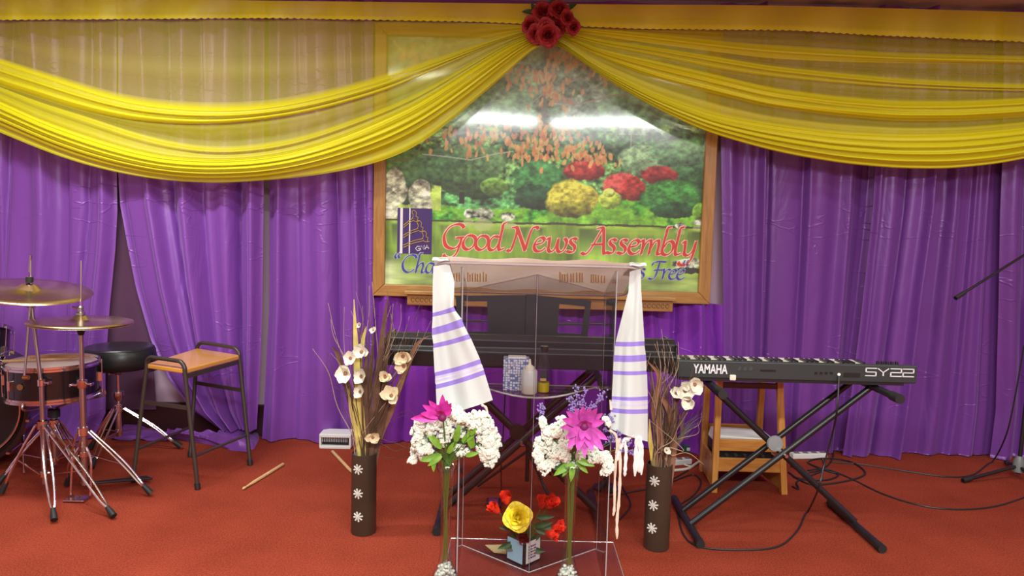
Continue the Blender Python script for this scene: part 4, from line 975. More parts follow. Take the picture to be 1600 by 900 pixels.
for k in range(5): MB().tube([wr+V((-.1+k*.05,-.11,.06)),wr+V((-.1+k*.05,-.118,.06))],.009,10).build('socket',m_chromed,bx_,True)
zt3=.112
gb=wr+V((0.01,0,zt3)); t=thing('network_router',gb,'flat white slotted box on top of the equipment in the wooden stool','electrical box')
MB().slab([gb+V((-.165,-.10,0)),gb+V((.165,-.10,0)),gb+V((.155,-.10,.04)),gb+V((-.15,-.10,.055))],(0,.2,0)).build('casing',mat('ivory_plastic',(.66,.65,.60),.45),t,bevel=.006)
g=MB()
for i in range(26): g.box(gb+V((-.14+i*.0108,-.101,.02)),(.004,.003,.024))
g.build('vent_slots',m_felt,t,kind='stuff')

# power strips and cables on the floor
def strip(a,b,label):
    a=V(a);b=V(b); t=thing('power_strip',(a+b)/2,label,'power strip'); MB().beam(a+V((0,0,.018)),b+V((0,0,.018)),.055,.034).build('housing',m_white,t,bevel=.006)
    n=4
    for k in range(n):
        p=a+(b-a)*((k+.6)/n); MB().box(p+V((0,0,.037)),(.03,.03,.004)).build('socket',m_felt,t)
strip(onz(1030,728,0),onz(1078,724,0),'white power strip on the carpet behind the right brown vase')
strip(onz(1236,716,0),onz(1290,715,0),'white power strip on the carpet right of the wooden stool')
m_cab=mat('black_cable_sheath',(.014,.013,.013),.45); m_wcab=mat('white_cable_sheath',(.72,.68,.60),.5); m_gc=mat('green_plastic',(.01,.10,.05),.5); m_rp=mat('red_plastic',(.45,.03,.02),.5)
def cable(pts,label,r=.0045,m=None,name='cable',group=None):
    """pts: photo points on the floor, or Vectors"""
    q=[]
    for p in pts:
        q.append(p if isinstance(p,V) else V(onz(p[0],p[1],r+ (p[2] if len(p)>2 else 0))))
    for p in q: p.z=max(p.z,r)
    q=smoothpts(q,8)
    for p in q: p.z=max(p.z,r)
    return MB().tube(q,r,7).build(name,m or m_cab,None,True,label=label,cat='cable',group=group)
k0=at(1311,588,KY-.012)
cable([k0,at(1308,640,KY-.05),at(1300,680,3.40),at(1288,725,3.42),at(1278,765,3.40),(1262,800),(1245,830),(1212,855),(1140,859),(1090,853),(1068,835),(1058,800)],'thin black cable hanging from the keyboard back and looping on the carpet',.0045)
cable([(1240,745),(1270,757),(1320,752),(1352,740),(1330,722),(1290,716),(1262,722),(1290,735),(1310,742),(1290,750),(1250,748),(1232,738)],'tangled black cable heap right of the wooden stool',.0055)
cable([(1236,728),(1262,738),(1290,730),(1302,712),(1296,704),(1285,712),(1288,732),(1270,742),(1246,752),(1248,764),(1238,760)],'second loop of black cable in the heap beside the wooden stool',.005)
cable([(1262,735),(1290,733),(1330,748),(1380,772),(1440,790),(1500,796),(1560,790),(1620,770)],'long black cable curving right towards the microphone stand, nearer one',.0045)
cable([(1300,722),(1350,726),(1420,737),(1480,745),(1520,742),(1550,722),V(at(1572,680,4.42)),V(at(1586,620,4.38)),V(at(1600,540,4.37))],'long black cable running right and up the microphone stand',.0045)
cable([(945,778),(990,768),(1020,762),(1052,748),(1075,735)],'black cable between the podium and the right brown vase',.0045)
cable([(1052,752),(1082,742),(1095,752),(1086,772),(1060,790)],'black cable loop between right brown vase and keyboard stand foot',.0045)
cable([(968,812),(985,790),(975,765),(960,742)],'black cable curling behind the shawl fringe',.004)
cable([(1052,735),(1075,732),(1092,722),(1104,722)],'thick white cable reaching the wooden stool from the right brown vase',.008,m_wcab)
cable([(1060,722),(1080,728),(1100,716)],'short white cable at the left leg of the wooden stool',.004,m_wcab)
cable([(1064,720),(1076,716),(1082,722),(1090,712)],'red flex beside the green plug boxes',.004,m_rp)
for (p,q_,lb) in (((1082,705),(.13,.06),'green plastic box behind the left leg of the wooden stool'),((1050,708),(.06,.05),'dark green plastic box behind the right brown vase')):
    c=onz(*p,0); t=thing('junction_box',c,lb,'electrical box'); MB().box(c+V((0,0,.022)),(q_[0],q_[1],.044)).build('housing',m_gc,t,bevel=.005); MB().box(c+V((0,-q_[1]/2,.022)),(q_[0]*.7,.004,.02)).build('label_plate',m_white,t)

# microphone stand at right edge
mb_=onz(1590,748,0); 
ms=thing('boom_microphone_stand',(mb_.x,mb_.y,0),'black microphone stand with a raised boom at the right edge','microphone stand')
pole('pole',V((mb_.x,mb_.y,.03)),V((mb_.x+.035,mb_.y,1.42)),.0115,m_blk,ms)
MB().lathe([(.02,-.05),(.034,-.045),(.03,.02),(.018,.05)],(mb_.x,mb_.y,.09),n=14).build('base_hub',mat('grey_hub',(.16,.17,.17),.4),ms,True)
for f_ in (onz(1504,755,0),onz(1640,775,0),onz(1572,726,0)):
    lg=MB().tube([V((mb_.x,mb_.y,.08)),V((f_.x,f_.y,.016))],.0105,9).build('leg',m_blk,ms,True); d=(V((mb_.x,mb_.y,.08))-V((f_.x,f_.y,.016))).normalized(); MB().tube([V((f_.x,f_.y,.016)),V((f_.x,f_.y,.016))+d*.06],.0145,9).build('rubber_foot',m_rub,lg,True)
bt=V((mb_.x+.035,mb_.y,1.42)); tip=at(1493,466,mb_.y-.25); be=tip+(bt-tip)*1.35
MB().tube([tip,be],.0075,9).build('boom_arm',m_blk,ms,True)
MB().tube([tip,tip+(bt-tip).normalized()*.07],.0125,10).build('boom_grip',m_rub,ms,True)
MB().ball(bt,.028,10,8).build('swivel_clutch',m_blk,ms,True)
# ------------------------------------------------------------------ black stage piano behind the podium
PYY=3.44
a0=at(601,560,PYY).x; a1=at(1057,560,PYY).x; zt=at(830,527,PYY).z; zb=at(830,577,PYY).z; pdp=.30; hh_=zt-zb
pn=thing('stage_piano',((a0+a1)/2,PYY+pdp/2,zb),'long black stage piano seen from behind, standing behind the clear podium','keyboard')
prof=[(.01,0),(0,hh_*.45),(.0,hh_*.5),(.022,hh_*.62),(.02,hh_*.85),(.045,hh_),(.12,hh_*.98),(.13,hh_*.72),(pdp,hh_*.6),(pdp,0)]
MB().slab([V((a0,PYY+y,zb+z-.03*y)) for y,z in prof],(a1-a0,0,0)).build('casing',m_blk,pn,bevel=.004)
for x in (a0,a1): MB().box((x,PYY+pdp/2,zb+hh_*.45),(.012,pdp*.98,hh_*.84)).build('end_cheek',m_black,pn,bevel=.004)
for i in range(52):
    w=(a1-a0-.06)/52; x=a0+.03+w*(i+.5)
    MB().box((x,PYY+.21,zb+hh_*.66),(w*.93,.14,.016)).build('white_key',m_key,pn)
    if i%7 not in (2,6): MB().box((x+w/2,PYY+.185,zb+hh_*.66+.013),(w*.5,.09,.012)).build('black_key',m_bkey,pn)
f1=onz(683,833,0); f2=onz(945,856,0)
xstand('keyboard_stand',f1.x,f2.x,3.31,3.86,zb-.012,'black X stand under the stage piano behind the clear podium',m_blk,r=.017,topspan=(f1.x+.03,f2.x-.03),disc=False)
pd_=onz(771,792,0)
t=thing('sustain_pedal',pd_,'small black pedal block on the carpet behind the clear podium','pedal')
MB().box(pd_+V((0,0,.016)),(.075,.10,.03)).build('body',m_blk,t,bevel=.005); MB().box(pd_+V((0,-.02,.036)),(.05,.07,.008)).build('foot_plate',m_chromed,t,bevel=.002)
cable([pd_+V((.03,.06,.02)),(783,770),V(at(783,720,3.62)),V(at(786,680,3.62)),V(at(790,600,3.60))],'thin black cable rising from the pedal to the stage piano',.0035)
# music stand with cut-outs
MSY=3.90
mu=thing('music_stand',(at(830,600,MSY).x,MSY+.06,0),'black sheet metal music stand with two rectangular cut-outs behind the stage piano','music stand')
def plate(pts_out,hole,nm):
    """flat leaf with a rectangular hole; photo corners, four strips"""
    o=[at(*p,MSY) for p in pts_out]; h=[at(*p,MSY) for p in hole]; mb=MB()
    for i in range(4):
        j=(i+1)%4; mb.slab([o[i],o[j],h[j],h[i]],(0,.006,0))
    mb.build(nm,m_blk,mu)
plate([(712,462),(822,461),(824,545),(716,545)],[(727,471),(761,471),(763,518),(728,518)],'desk_leaf')
plate([(836,461),(924,470),(916,545),(836,545)],[(874,475),(914,479),(908,522),(871,520)],'desk_leaf')
MB().box(at(829,503,MSY-.005),(.055,.02,S(88,MSY))).build('desk_spine',m_blk,mu,bevel=.003)
MB().beam(at(716,546,MSY-.02),at(916,548,MSY-.02),.06,.006).build('desk_ledge',m_blk,mu)
MB().beam(at(727,502,MSY-.004),at(762,502,MSY-.004),.006,.010).build('cross_bar',m_blk,mu); MB().beam(at(872,507,MSY-.004),at(910,507,MSY-.004),.006,.010).build('cross_bar',m_blk,mu)
mx=at(829,560,MSY).x
pole('pole',V((mx,MSY+.03,.05)),V((mx,MSY+.03,at(829,500,MSY).z)),.012,m_blk,mu)
for k in range(3):
    a=k*2.094-1.57+.5; MB().tube([V((mx,MSY+.03,.22)),V((mx+math.cos(a)*.27,MSY+.03+math.sin(a)*.27,.012))],.008,8).build('leg',m_blk,mu,True)
# upright microphone
MCY=3.98
mc=onz(955,745,0); mcx=at(955,560,MCY).x
mt_=thing('microphone_stand',(mcx,MCY,0),'short black microphone stand with foam topped microphone seen through the right of the podium','microphone stand')
pole('pole',V((mcx,MCY,.02)),V((mcx,MCY,at(954,500,MCY).z)),.017,m_blk,mt_)
MB().lathe([(.001,0),(.075,0),(.075,.012),(.03,.03),(.001,.03)],(mcx,MCY,0),n=28).build('base',m_blk,mt_,True)
MB().tube([V((mcx-.005,MCY,at(954,506,MCY).z)),at(842,506,MCY)],.006,8).build('side_rod',m_blk,mt_,True)
mm=thing('microphone',at(955,500,MCY-.0),'black microphone with round foam windshield right of the music stand','microphone')
MB().tube([at(955,500,MCY),at(955,480,MCY)],[.017,.021],14).build('handle',m_blk,mm,True)
MB().ball(at(956,473,MCY),.030,14,10).build('windshield',m_rub,mm,True)
MB().tube([at(947,478,MCY),at(955,478,MCY)],.02,10).build('clip',m_blk,mm,True)

# ------------------------------------------------------------------ clear acrylic podium
m_acr=clear('clear_acrylic',(.89,.87,.875)); m_edge=mat('polished_acrylic_edge',(.40,.38,.39),.15,spec=.8,coat=.5)
m_acr2=clear('clear_acrylic_top',(.93,.91,.91))
BX0,BX1=-.245,.485; PXL,PXR=-.190,.402; YW=3.145; YA=2.905; XA=.100; YN=2.83
pod=thing('acrylic_podium',(XA,3.02,0),'clear acrylic podium in the centre with a striped shawl over its top','podium')
nearz,farz=at(830,414,2.80).z,at(830,459,3.20).z
def topz(y): return nearz+(farz-nearz)*(y-2.80)/.40
def panel(a,b,z0,za,zb_2,th=.008,nm='panel'):
    """upright acrylic sheet from plan point a to b; top heights za, zb"""
    a=V((*a,0));b=V((*b,0)); d=(b-a).normalized(); n=V((-d.y,d.x,0))*th
    p=MB().slab([a+V((0,0,z0)),b+V((0,0,z0)),b+V((0,0,zb_2)),a+V((0,0,za))],n).build(nm,m_acr,pod)
    return p
bt_=.032
pl=panel((PXL,YW),(XA,YA),bt_,topz(YW)-.004,topz(YA)-.004,nm='front_panel'); pr=panel((XA,YA),(PXR,YW),bt_,topz(YA)-.004,topz(YW)-.004,nm='front_panel')
panel((PXL,YN),(PXL,YW),bt_,topz(YN)-.004,topz(YW)-.004,nm='side_panel'); panel((PXR,YN),(PXR,YW),bt_,topz(YN)-.004,topz(YW)-.004,nm='side_panel')
def edge(a,b,r=.003): MB().tube([a,b],r,6).build('polished_edge',m_edge,pod,True)
for x,y in ((PXL,YN),(PXR,YN),(PXL,YW),(PXR,YW)): edge(V((x,y,bt_)),V((x,y,topz(y)-.006)),.0024 if y==YN else .0014)
edge(V((XA,YA,bt_)),V((XA,YA,topz(YA)-.006)),.0007)
edge(V((PXL,YW-.002,bt_+.002)),V((XA,YA-.002,bt_+.002)),.002); edge(V((XA,YA-.002,bt_+.002)),V((PXR,YW-.002,bt_+.002)),.002)
edge(V((PXL,YW,topz(YW)-.005)),V((XA,YA,topz(YA)-.005)),.002); edge(V((XA,YA,topz(YA)-.005)),V((PXR,YW,topz(YW)-.005)),.002)
bs=MB().box(((BX0+BX1)/2,(2.845+3.215)/2,bt_/2+.001),(BX1-BX0,.37,bt_-.002)).build('base_plate',clear('acrylic_base',(.97,.93,.94),rough=.3),pod)
for a,b in (((BX0,2.845),(BX1,2.845)),((BX0,2.845),(BX0,3.215)),((BX1,2.845),(BX1,3.215)),((BX0,3.215),(BX1,3.215))): edge(V((*a,bt_)),V((*b,bt_)),.0015)
# shelf
shz=at(830,621,YA+.03).z
spts=[V((PXL+.012,YW+.03,shz)),V((PXL+.012,YW+.0,shz))]
for k in range(13):
    u=k/12; x=PXL+.03+(PXR-PXL-.06)*u; y=YW+.02-(YW-YA-.02)*math.sin(math.pi*u)**1.15; spts.append(V((x,y,shz)))
spts+= [V((PXR-.012,YW,shz)),V((PXR-.012,YW+.03,shz))]
back_=[V((PXR-.012,3.18,shz)),V((PXL+.012,3.18,shz))]
MB().slab((spts+back_)[::-1],(0,0,-.008)).build('shelf',m_acr,pod)
MB().tube([p+V((0,-.001,-.004)) for p in spts],.0042,6).build('polished_edge',m_edge,pod,True); edge(V((PXR-.012,3.18,shz-.003)),V((PXL+.012,3.18,shz-.003)),.003)
# top plate
TX0,TX1=-.292,.492
def tp(x,y,dz=0): return V((x,y,topz(y)+dz))
cr=.05; tpts=[]
for (cx_,cy_,a0_) in ((TX0+cr,2.80+cr,180),(TX1-cr,2.80+cr,270),(TX1-cr,3.20-cr,0),(TX0+cr,3.20-cr,90)):
    for k in range(6): a=math.radians(a0_+k*18); tpts.append(tp(cx_+math.cos(a)*cr,cy_+math.sin(a)*cr))
MB().slab(tpts[::-1],(0,0,.008)).build('reading_top',m_acr2,pod)
MB().tube(tpts+[tpts[0]],.0045,7,cap=False).build('polished_edge',m_edge,pod,True)

# ------------------------------------------------------------------ prayer shawl
m_shw=thin_cloth('white_wool',(.72,.79,.76),.25); m_shp=mat('lilac_stripe_wool',(.28,.20,.62),.85); m_shl=mat('pale_lilac_wool',(.55,.52,.72),.85)
m_shc=thin_cloth('cream_neckband',(.88,.76,.66),.55); m_shg=thin_cloth('pale_gold_embroidery',(.95,.86,.62),.5)
sh=thing('prayer_shawl',((TX0+TX1)/2,2.99,topz(3.0)),'white shawl with lilac stripes draped over the top of the clear podium','shawl')
def hang(rows,Yd,seed,nu=16,lean=0,tuck=None):
    """rows: (left photo pt, right photo pt, material index of the band below)"""
    mb=MB(); rr=random.Random(seed); base=[]; n=0
    ys=[]
    for i in range(len(rows)-1):
        k=max(2,int(abs(rows[i+1][0][1]-rows[i][0][1])/6)+1)
        for j in range(k):
            t=j/k; L=[rows[i][0][c]*(1-t)+rows[i+1][0][c]*t for c in (0,1)]; Rr=[rows[i][1][c]*(1-t)+rows[i+1][1][c]*t for c in (0,1)]
            ys.append((L,Rr,rows[i][2]))
    ys.append((rows[-1][0],rows[-1][1],0))
    y0=ys[0][0][1]; y1=ys[-1][0][1]
    for L,Rr,_ in ys:
        g=(L[1]-y0)/(y1-y0)
        for i in range(nu+1):
            u=i/nu; px_=L[0]*(1-u)+Rr[0]*u; py_=L[1]*(1-u)+Rr[1]*u+2.0*math.sin(u*3.14)*g
            d=Yd+lean*g-.018*math.sin(u*7+g*2+seed)*min(1,g*2)-.010*math.sin(u*15+seed*2-g*3)*g
            if tuck and g<tuck: d+=.04*(1-g/tuck)*(u if seed==1 else 1-u)
            mb.v.append(at(px_,py_,d))
    for j in range(len(ys)-1):
        mb.cur=ys[j][2]
        for i in range(nu): a=j*(nu+1)+i; mb.face(a,a+1,a+nu+2,a+nu+1)
    return mb
lh=[((677,416),(702,412),0),((676,450),(710,440),0),((676,489),(709,479),1),((676,495),(712,486),0),((675,513),(721,498),1),((675,524),(726,510),0),((677,537),(732,522),1),((677,544),(736,529),0),
    ((679,582),(750,561),1),((680,588),(752,568),2),((680,592),(753,570),0),((680,594),(754,572),2),((680,598),(755,575),0),((681,601),(756,578),1),((681,608),(758,585),0),((683,650),(770,625),0)]
hang(lh,2.775,1,tuck=.25,lean=.0).build('shawl_end',[m_shw,m_shp,m_shl],sh,'all')
rh=[((984,424),(1001,420),0),((982,455),(1002,455),0),((962,534),(1007,533),1),((961,541),(1007,540),0),((960,555),(1009,554),1),((959,565),(1010,564),0),((958,579),(1010,579),1),((958,585),(1011,585),0),
    ((956,619),(1012,619),1),((956,624),(1012,625),2),((955,627),(1012,628),0),((955,630),(1012,631),2),((955,633),(1012,634),0),((954,637),(1012,639),1),((954,644),(1012,646),0),((950,668),(1012,690),0)]
hang(rh,2.79,2,tuck=.25).build('shawl_end',[m_shw,m_shp,m_shl],sh,'all')
# corners folding over the plate edge, and the band lying on the plate
def lay(x0,x1,mats_,nm,nu=30,y0=2.79,y1=3.19):
    mb=MB()
    def fn(u,v):
        x=x0+(x1-x0)*u; y=y0+(y1-y0)*v
        return tp(x,y,.016+.004*math.sin(u*19+v*5)+.003*math.sin(v*9+u*3))
    mb.grid(fn,nu,8); return mb.build(nm,mats_,sh,'all')
lay(TX0+.01,TX1-.01,m_shc,'neckband')
for k,(xa,xb) in enumerate(((TX0-.012,TX0+.05),(TX1-.05,TX1+.014))):
    mb=MB()
    def fn(u,v,xa=xa,xb=xb):
        x=xa+(xb-xa)*u; y=2.785+.18*v
        p=tp(x,max(y,2.80),.017+.002*math.sin(u*9)+.003*(1-v)); 
        if y<2.80: p.y=y; p.z-=.02*(2.80-y)/.025
        return p
    mb.grid(fn,8,10).build('shawl_corner',m_shw,sh,'all')
# embroidered letters of the neckband, seen from below
em_=MB(); rr=random.Random(3)
def glyph(px0,px1,y0,y1):
    """block letters with a common foot line"""
    x=px0; 
    while x<px1-2:
        w=rr.uniform(4,7); pt=lambda a,b: (lambda q:q)(None)
        for xx in (x,x+w*.7):
            if xx<px1: em_.beam(UP(xx,y0+rr.uniform(-1,3)),UP(xx,y1),.006,.0015)
        em_.beam(UP(x-1,y1),UP(min(x+w*.8,px1),y1),.007,.0015); x+=w+rr.uniform(1,4)
def UP(px_,py_):
    # point on the underside of the neckband on that line of sight
    d=ray(px_,py_); o=V((0,0,CAMH)); s=(farz-nearz)/.40
    t=(nearz-s*2.80+.0085-CAMH)/(d.z-s*d.y); return o+d*t
glyph(706,722,427,440); glyph(731,764,426,440); glyph(875,913,426,441); glyph(924,948,428,442); glyph(959,964,434,442)
em_.build('embroidered_lettering',m_shg,sh)
m_tas=mat('white_tassel_yarn',(.80,.78,.76),.9); m_tas2=mat('cream_cord',(.74,.62,.48),.9)
def tassel(pts,r,m,Y=2.79):
    q=smoothpts([at(x,y,Y) for x,y in pts],4); rs=[r*(1+.25*math.sin(i*2.3)) for i in range(len(q))]; rs[-1]=r*.4
    MB().tube(q,rs,6).build('tassel',m,sh,True)
tassel([(998,682),(1001,700),(998,720),(999,738)],.011,m_tas); tassel([(995,684),(993,712),(992,744)],.008,m_tas); tassel([(985,682),(975,688),(968,705),(964,720)],.007,m_tas)
tassel([(975,688),(978,702),(977,728),(976,744)],.007,m_tas); tassel([(1000,688),(1003,708),(1002,742)],.007,m_tas); tassel([(990,680),(982,684),(980,690)],.008,m_tas)
tassel([(952,672),(962,680),(964,700),(961,735),(960,790),(958,806)],.0055,m_tas2); tassel([(968,685),(969,730),(967,780),(964,812),(964,842)],.006,m_tas2)
tassel([(752,632),(760,638),(762,655)],.005,m_tas2,2.775); tassel([(740,640),(742,655)],.005,m_tas,2.775)
tassel([(955,640),(953,625)],.006,m_tas2); 

# ------------------------------------------------------------------ things on the podium shelf
SY=3.035
def pt(px_,Y=SY): return at(px_,600,Y).x
shT=shz
tin_x=pt(806,SY+.03); tw=S(41,SY+.03); thh=at(806,560,SY+.03).z-shT
tn=thing('patterned_box',(tin_x,SY+.05,shT),'box with blue and white mosaic pattern on the podium shelf','box')
def mosaic():
    m=mat('blue_mosaic_print',(.7,.72,.78),.4); nt=m.node_tree; b=nt.nodes['Principled BSDF']; L=nt.links.new
    tc=nt.nodes.new('ShaderNodeTexCoord'); br=nt.nodes.new('ShaderNodeTexVoronoi'); br.inputs['Scale'].default_value=95; br.inputs['Randomness'].default_value=.25; br.feature='F1'; br.distance='CHEBYCHEV'
    r=nt.nodes.new('ShaderNodeValToRGB'); e=r.color_ramp.elements; e[0].position=.0; e[0].color=(.06,.09,.30,1); e[1].position=.20; e[1].color=(.70,.73,.80,1)
    x=e.new(.30); x.color=(.72,.75,.80,1); x=e.new(.38); x.color=(.14,.20,.42,1); r.color_ramp.interpolation='CONSTANT'
    L(tc.outputs['Object'],br.inputs['Vector']); L(br.outputs['Distance'],r.inputs[0]); L(r.outputs[0],b.inputs['Base Color']); return m
MB().box((tin_x,SY+.05,shT+thh/2),(tw,.075,thh)).build('printed_sides',mosaic(),tn,bevel=.003)
MB().box((tin_x+.003,SY+.05,shT+thh+.002),(tw*.7,.05,.008)).build('white_opening',m_white,tn,bevel=.002)
# squeeze bottle
bx=pt(827,SY-.03); bh=at(827,577,SY-.03).z-shT; bw=S(12.5,SY-.03)
bo=thing('squeeze_bottle',(bx,SY-.03,shT),'white squeeze bottle with pointed nozzle on the podium shelf','bottle')
m_sq=mat('milky_plastic',(.62,.66,.64),.4,coat=.3); m_sq2=mat('milky_plastic_filled',(.60,.60,.50),.4,coat=.3)
MB().lathe([(.001,.001),(bw*.9,.001),(bw,.006),(bw,bh*.38)],(bx,SY-.03,shT),n=24).build('filled_body',m_sq2,bo,True)
MB().lathe([(bw,bh*.38),(bw,bh*.92),(bw*.85,bh),(bw*.5,bh*1.01)],(bx,SY-.03,shT),n=24).build('body',m_sq,bo,True)
MB().lathe([(bw*.6,bh*1.0),(bw*.6,bh*1.1),(bw*.45,bh*1.14),(bw*.2,bh*1.2),(bw*.1,bh*1.42),(.001,bh*1.43)],(bx,SY-.03,shT),n=20).build('nozzle_cap',mat('ivory_cap',(.78,.78,.62),.4),bo,True)
# glass bottle of oil
ox=pt(849,SY+.0); oh=at(849,540,SY).z-shT; ow=S(10.5,SY)
ob=thing('oil_bottle',(ox,SY,shT),'clear glass bottle with black cap and a little yellow oil','bottle')
MB().lathe([(.001,.001),(ow*.9,.001),(ow,.008),(ow,oh*.5),(ow*.8,oh*.62),(ow*.62,oh*.72),(ow*.5,oh*.86),(ow*.5,oh*.9)],(ox,SY,shT),n=24).build('glass_body',clear('bottle_glass',(.93,.94,.92),extra=.04),ob,True)
MB().lathe([(.001,.004),(ow*.86,.004),(ow*.92,.010),(ow*.92,oh*.22),(.001,oh*.22)],(ox,SY,shT),n=24).build('oil',mat('yellow_oil',(.62,.50,.02),.1,coat=1),ob,True)
MB().lathe([(ow*.56,oh*.86),(ow*.6,oh*.88),(ow*.6,oh*.99),(.001,oh)],(ox,SY,shT),n=20).build('screw_cap',m_black,ob,True)
MB().box((ox-ow*.1,SY-ow*.98,shT+oh*.38),(ow*1.0,.002,oh*.24)).build('dark_label',mat('dark_label',(.03,.04,.04),.5),ob); MB().box((ox-ow*.1,SY-ow*1.03,shT+oh*.30),(ow*.9,.0015,oh*.05)).build('pale_label_strip',m_lg,ob)

# ------------------------------------------------------------------ flower helpers
def petal(mb,base,d,nrm,L,W,curl=.3,nu=4,nv=5,point=1.0,cup=.25):
    base=V(base); d=V(d).normalized(); s=d.cross(V(nrm)).normalized(); n=s.cross(d).normalized()
    def fn(u,v):
        w=W*math.sin(math.pi*min(1,v*.86+.10))**.8*(1-point*.35*v) if v<1 else W*.04
        x=(u-.5)*w
        return base+d*(L*v*(1-.15*curl*v))+s*x+n*(curl*L*v*v+cup*abs(u-.5)*w)
    mb.grid(fn,nu,nv)
def rose(name,c,ax,r,m,parent,layers=((3,.18,1.0,.0),(3,.32,1.0,.03),(4,.48,.95,.10),(4,.66,.85,.22),(5,.85,.65,.36),(5,1.0,.4,.45)),seed=0,**kw):
    rr=random.Random(seed); ax=V(ax).normalized(); s,u=frame(ax); c=V(c); mb=MB()
    for (n,rad,hgt,fl) in layers:
        off=rr.uniform(0,6)
        for k in range(n):
            th0=off+2*math.pi*k/n; half=math.pi/n*1.35; hv=rr.uniform(.92,1.08)
            def fn(a,t,th0=th0,half=half,rad=rad,hgt=hgt,fl=fl,hv=hv):
                th=th0+(a*2-1)*half; e=1-(a*2-1)**2*.30*t
                rd=r*(rad*(.30+.70*t**.6)+fl*t**3+.10*math.sin(th*4+rad*9)*t*t)
                h=r*hgt*hv*e*t*1.25-r*.35-(fl*r*.5*t**4)+r*.10*math.sin((a*2-1)*7+rad*5)*t**3
                return c+(s*math.cos(th)+u*math.sin(th))*rd+ax*h
            mb.grid(fn,6,5)
    mb.ball(c+ax*r*.1,r*.2,6,4)
    return mb.build(name,m,parent,'all',**kw)
def leaf(c,d,L,W,m,parent,nrm=(0,-1,.3),curl=-.2,name='leaf'):
    mb=MB(); petal(mb,c,d,nrm,L,W,curl,4,6,1.0,.3); return mb.build(name,m,parent,'all')
m_rr=mat('dusty_red_petals',(.36,.02,.022),.6,var=(40,.35)); m_rd=mat('scarlet_petals',(.78,.035,.012),.5,var=(40,.25)); m_ry=mat('yellow_petals',(.95,.76,.03),.5,var=(60,.2))
m_lf=mat('dark_green_leaf',(.02,.075,.015),.5,var=(40,.3)); m_lf2=mat('bright_green_leaf',(.16,.34,.03),.45,var=(40,.25)); m_stem=mat('green_stem',(.055,.13,.02),.5)
m_wf=mat('white_florets',(.76,.81,.70),.7); m_mg=mat('magenta_petals',(.66,.05,.42),.5,var=(30,.35)); m_mg2=mat('orchid_pink_petals',(.52,.07,.38),.5,var=(30,.35)); m_lv=mat('lavender_florets',(.28,.19,.48),.8)
m_cr=mat('cream_wood_petals',(.80,.70,.46),.6,var=(30,.12)); m_crw=mat('ivory_petals',(.80,.78,.64),.6)

# rose rosette where the swags meet
RY=4.42
ro=thing('rose_rosette',at(858,40,RY),'bunch of dusty red fabric roses where the yellow swags meet','flowers')
for i,(x,y,r,ax) in enumerate([(848,19,12.5,(-.2,-1,.2)),(874,15,11.5,(.2,-1,.4)),(887,28,9,(.7,-1,.1)),(829,40,11,(-.6,-1,-.1)),(838,54,11,(-.3,-1,-.4)),(856,55,13,(0,-1,-.4)),(870,42,11,(.2,-1,.0)),(896,42,9,(.6,-1,-.3)),(853,40,9,(0,-1,0))]):
    rose('rose',at(x,y,RY-.03*(i%3)),ax,S(r,RY),m_rr,ro,seed=i)
for x,y,dx,dz in ((836,20,-1,.1),(838,24,-.4,1),(845,36,-.6,-.5),(866,30,.3,.2),(862,8,.2,1),(884,16,1,.7),(880,34,.8,-.2)):
    leaf(at(x,y,RY+.02),(dx,-.2,dz),.075,.04,m_lf,ro)

# ------------------------------------------------------------------ tall glass vases with white flowers
m_vg=clear('vase_glass',(.97,.98,.97),1.5,extra=.05); m_peb=mat('glass_pebbles',(.62,.66,.58),.15,coat=1,var=(60,.4))
VY=2.77
def glass_vase(cx_px,label,top_px):
    c=at(cx_px,800,VY); z1=at(cx_px,724,VY).z; x=c.x
    t=thing('trumpet_vase',(x,VY,0),label,'vase')
    pr=[(.001,.003),(.052,.004),(.058,.02),(.057,.05),(.045,.09),(.028,.125),(.021,.17),(.019,.25),(.022,z1*.75),(.030,z1*.92),(.042,z1)]
    MB().lathe(pr,(x,VY,0),n=28,cap=False).build('glass',m_vg,t,True,solid=.002)
    rr=random.Random(cx_px); pb=MB()
    for i in range(150):
        h=rr.uniform(.012,.125); rm=np.interp(h,[0,.02,.05,.09,.125],[.045,.050,.049,.037,.020]); a=rr.uniform(0,6.28); q=rm*math.sqrt(rr.uniform(.2,1))
        pb.ball((x+q*math.cos(a),VY+q*math.sin(a),h),rr.uniform(.006,.009),7,5,(1,1,.8))
    pb.build('glass_pebbles',m_peb,None,True,label='clear glass pebbles filling the foot of the '+('left' if cx_px<800 else 'right')+' trumpet vase',cat='pebbles',kind='stuff')
    return x,z1
vxL,vzL=glass_vase(697,'tall clear trumpet vase standing left of the podium base',0)
vxR,vzR=glass_vase(891,'tall clear trumpet vase standing in front of the podium base',0)
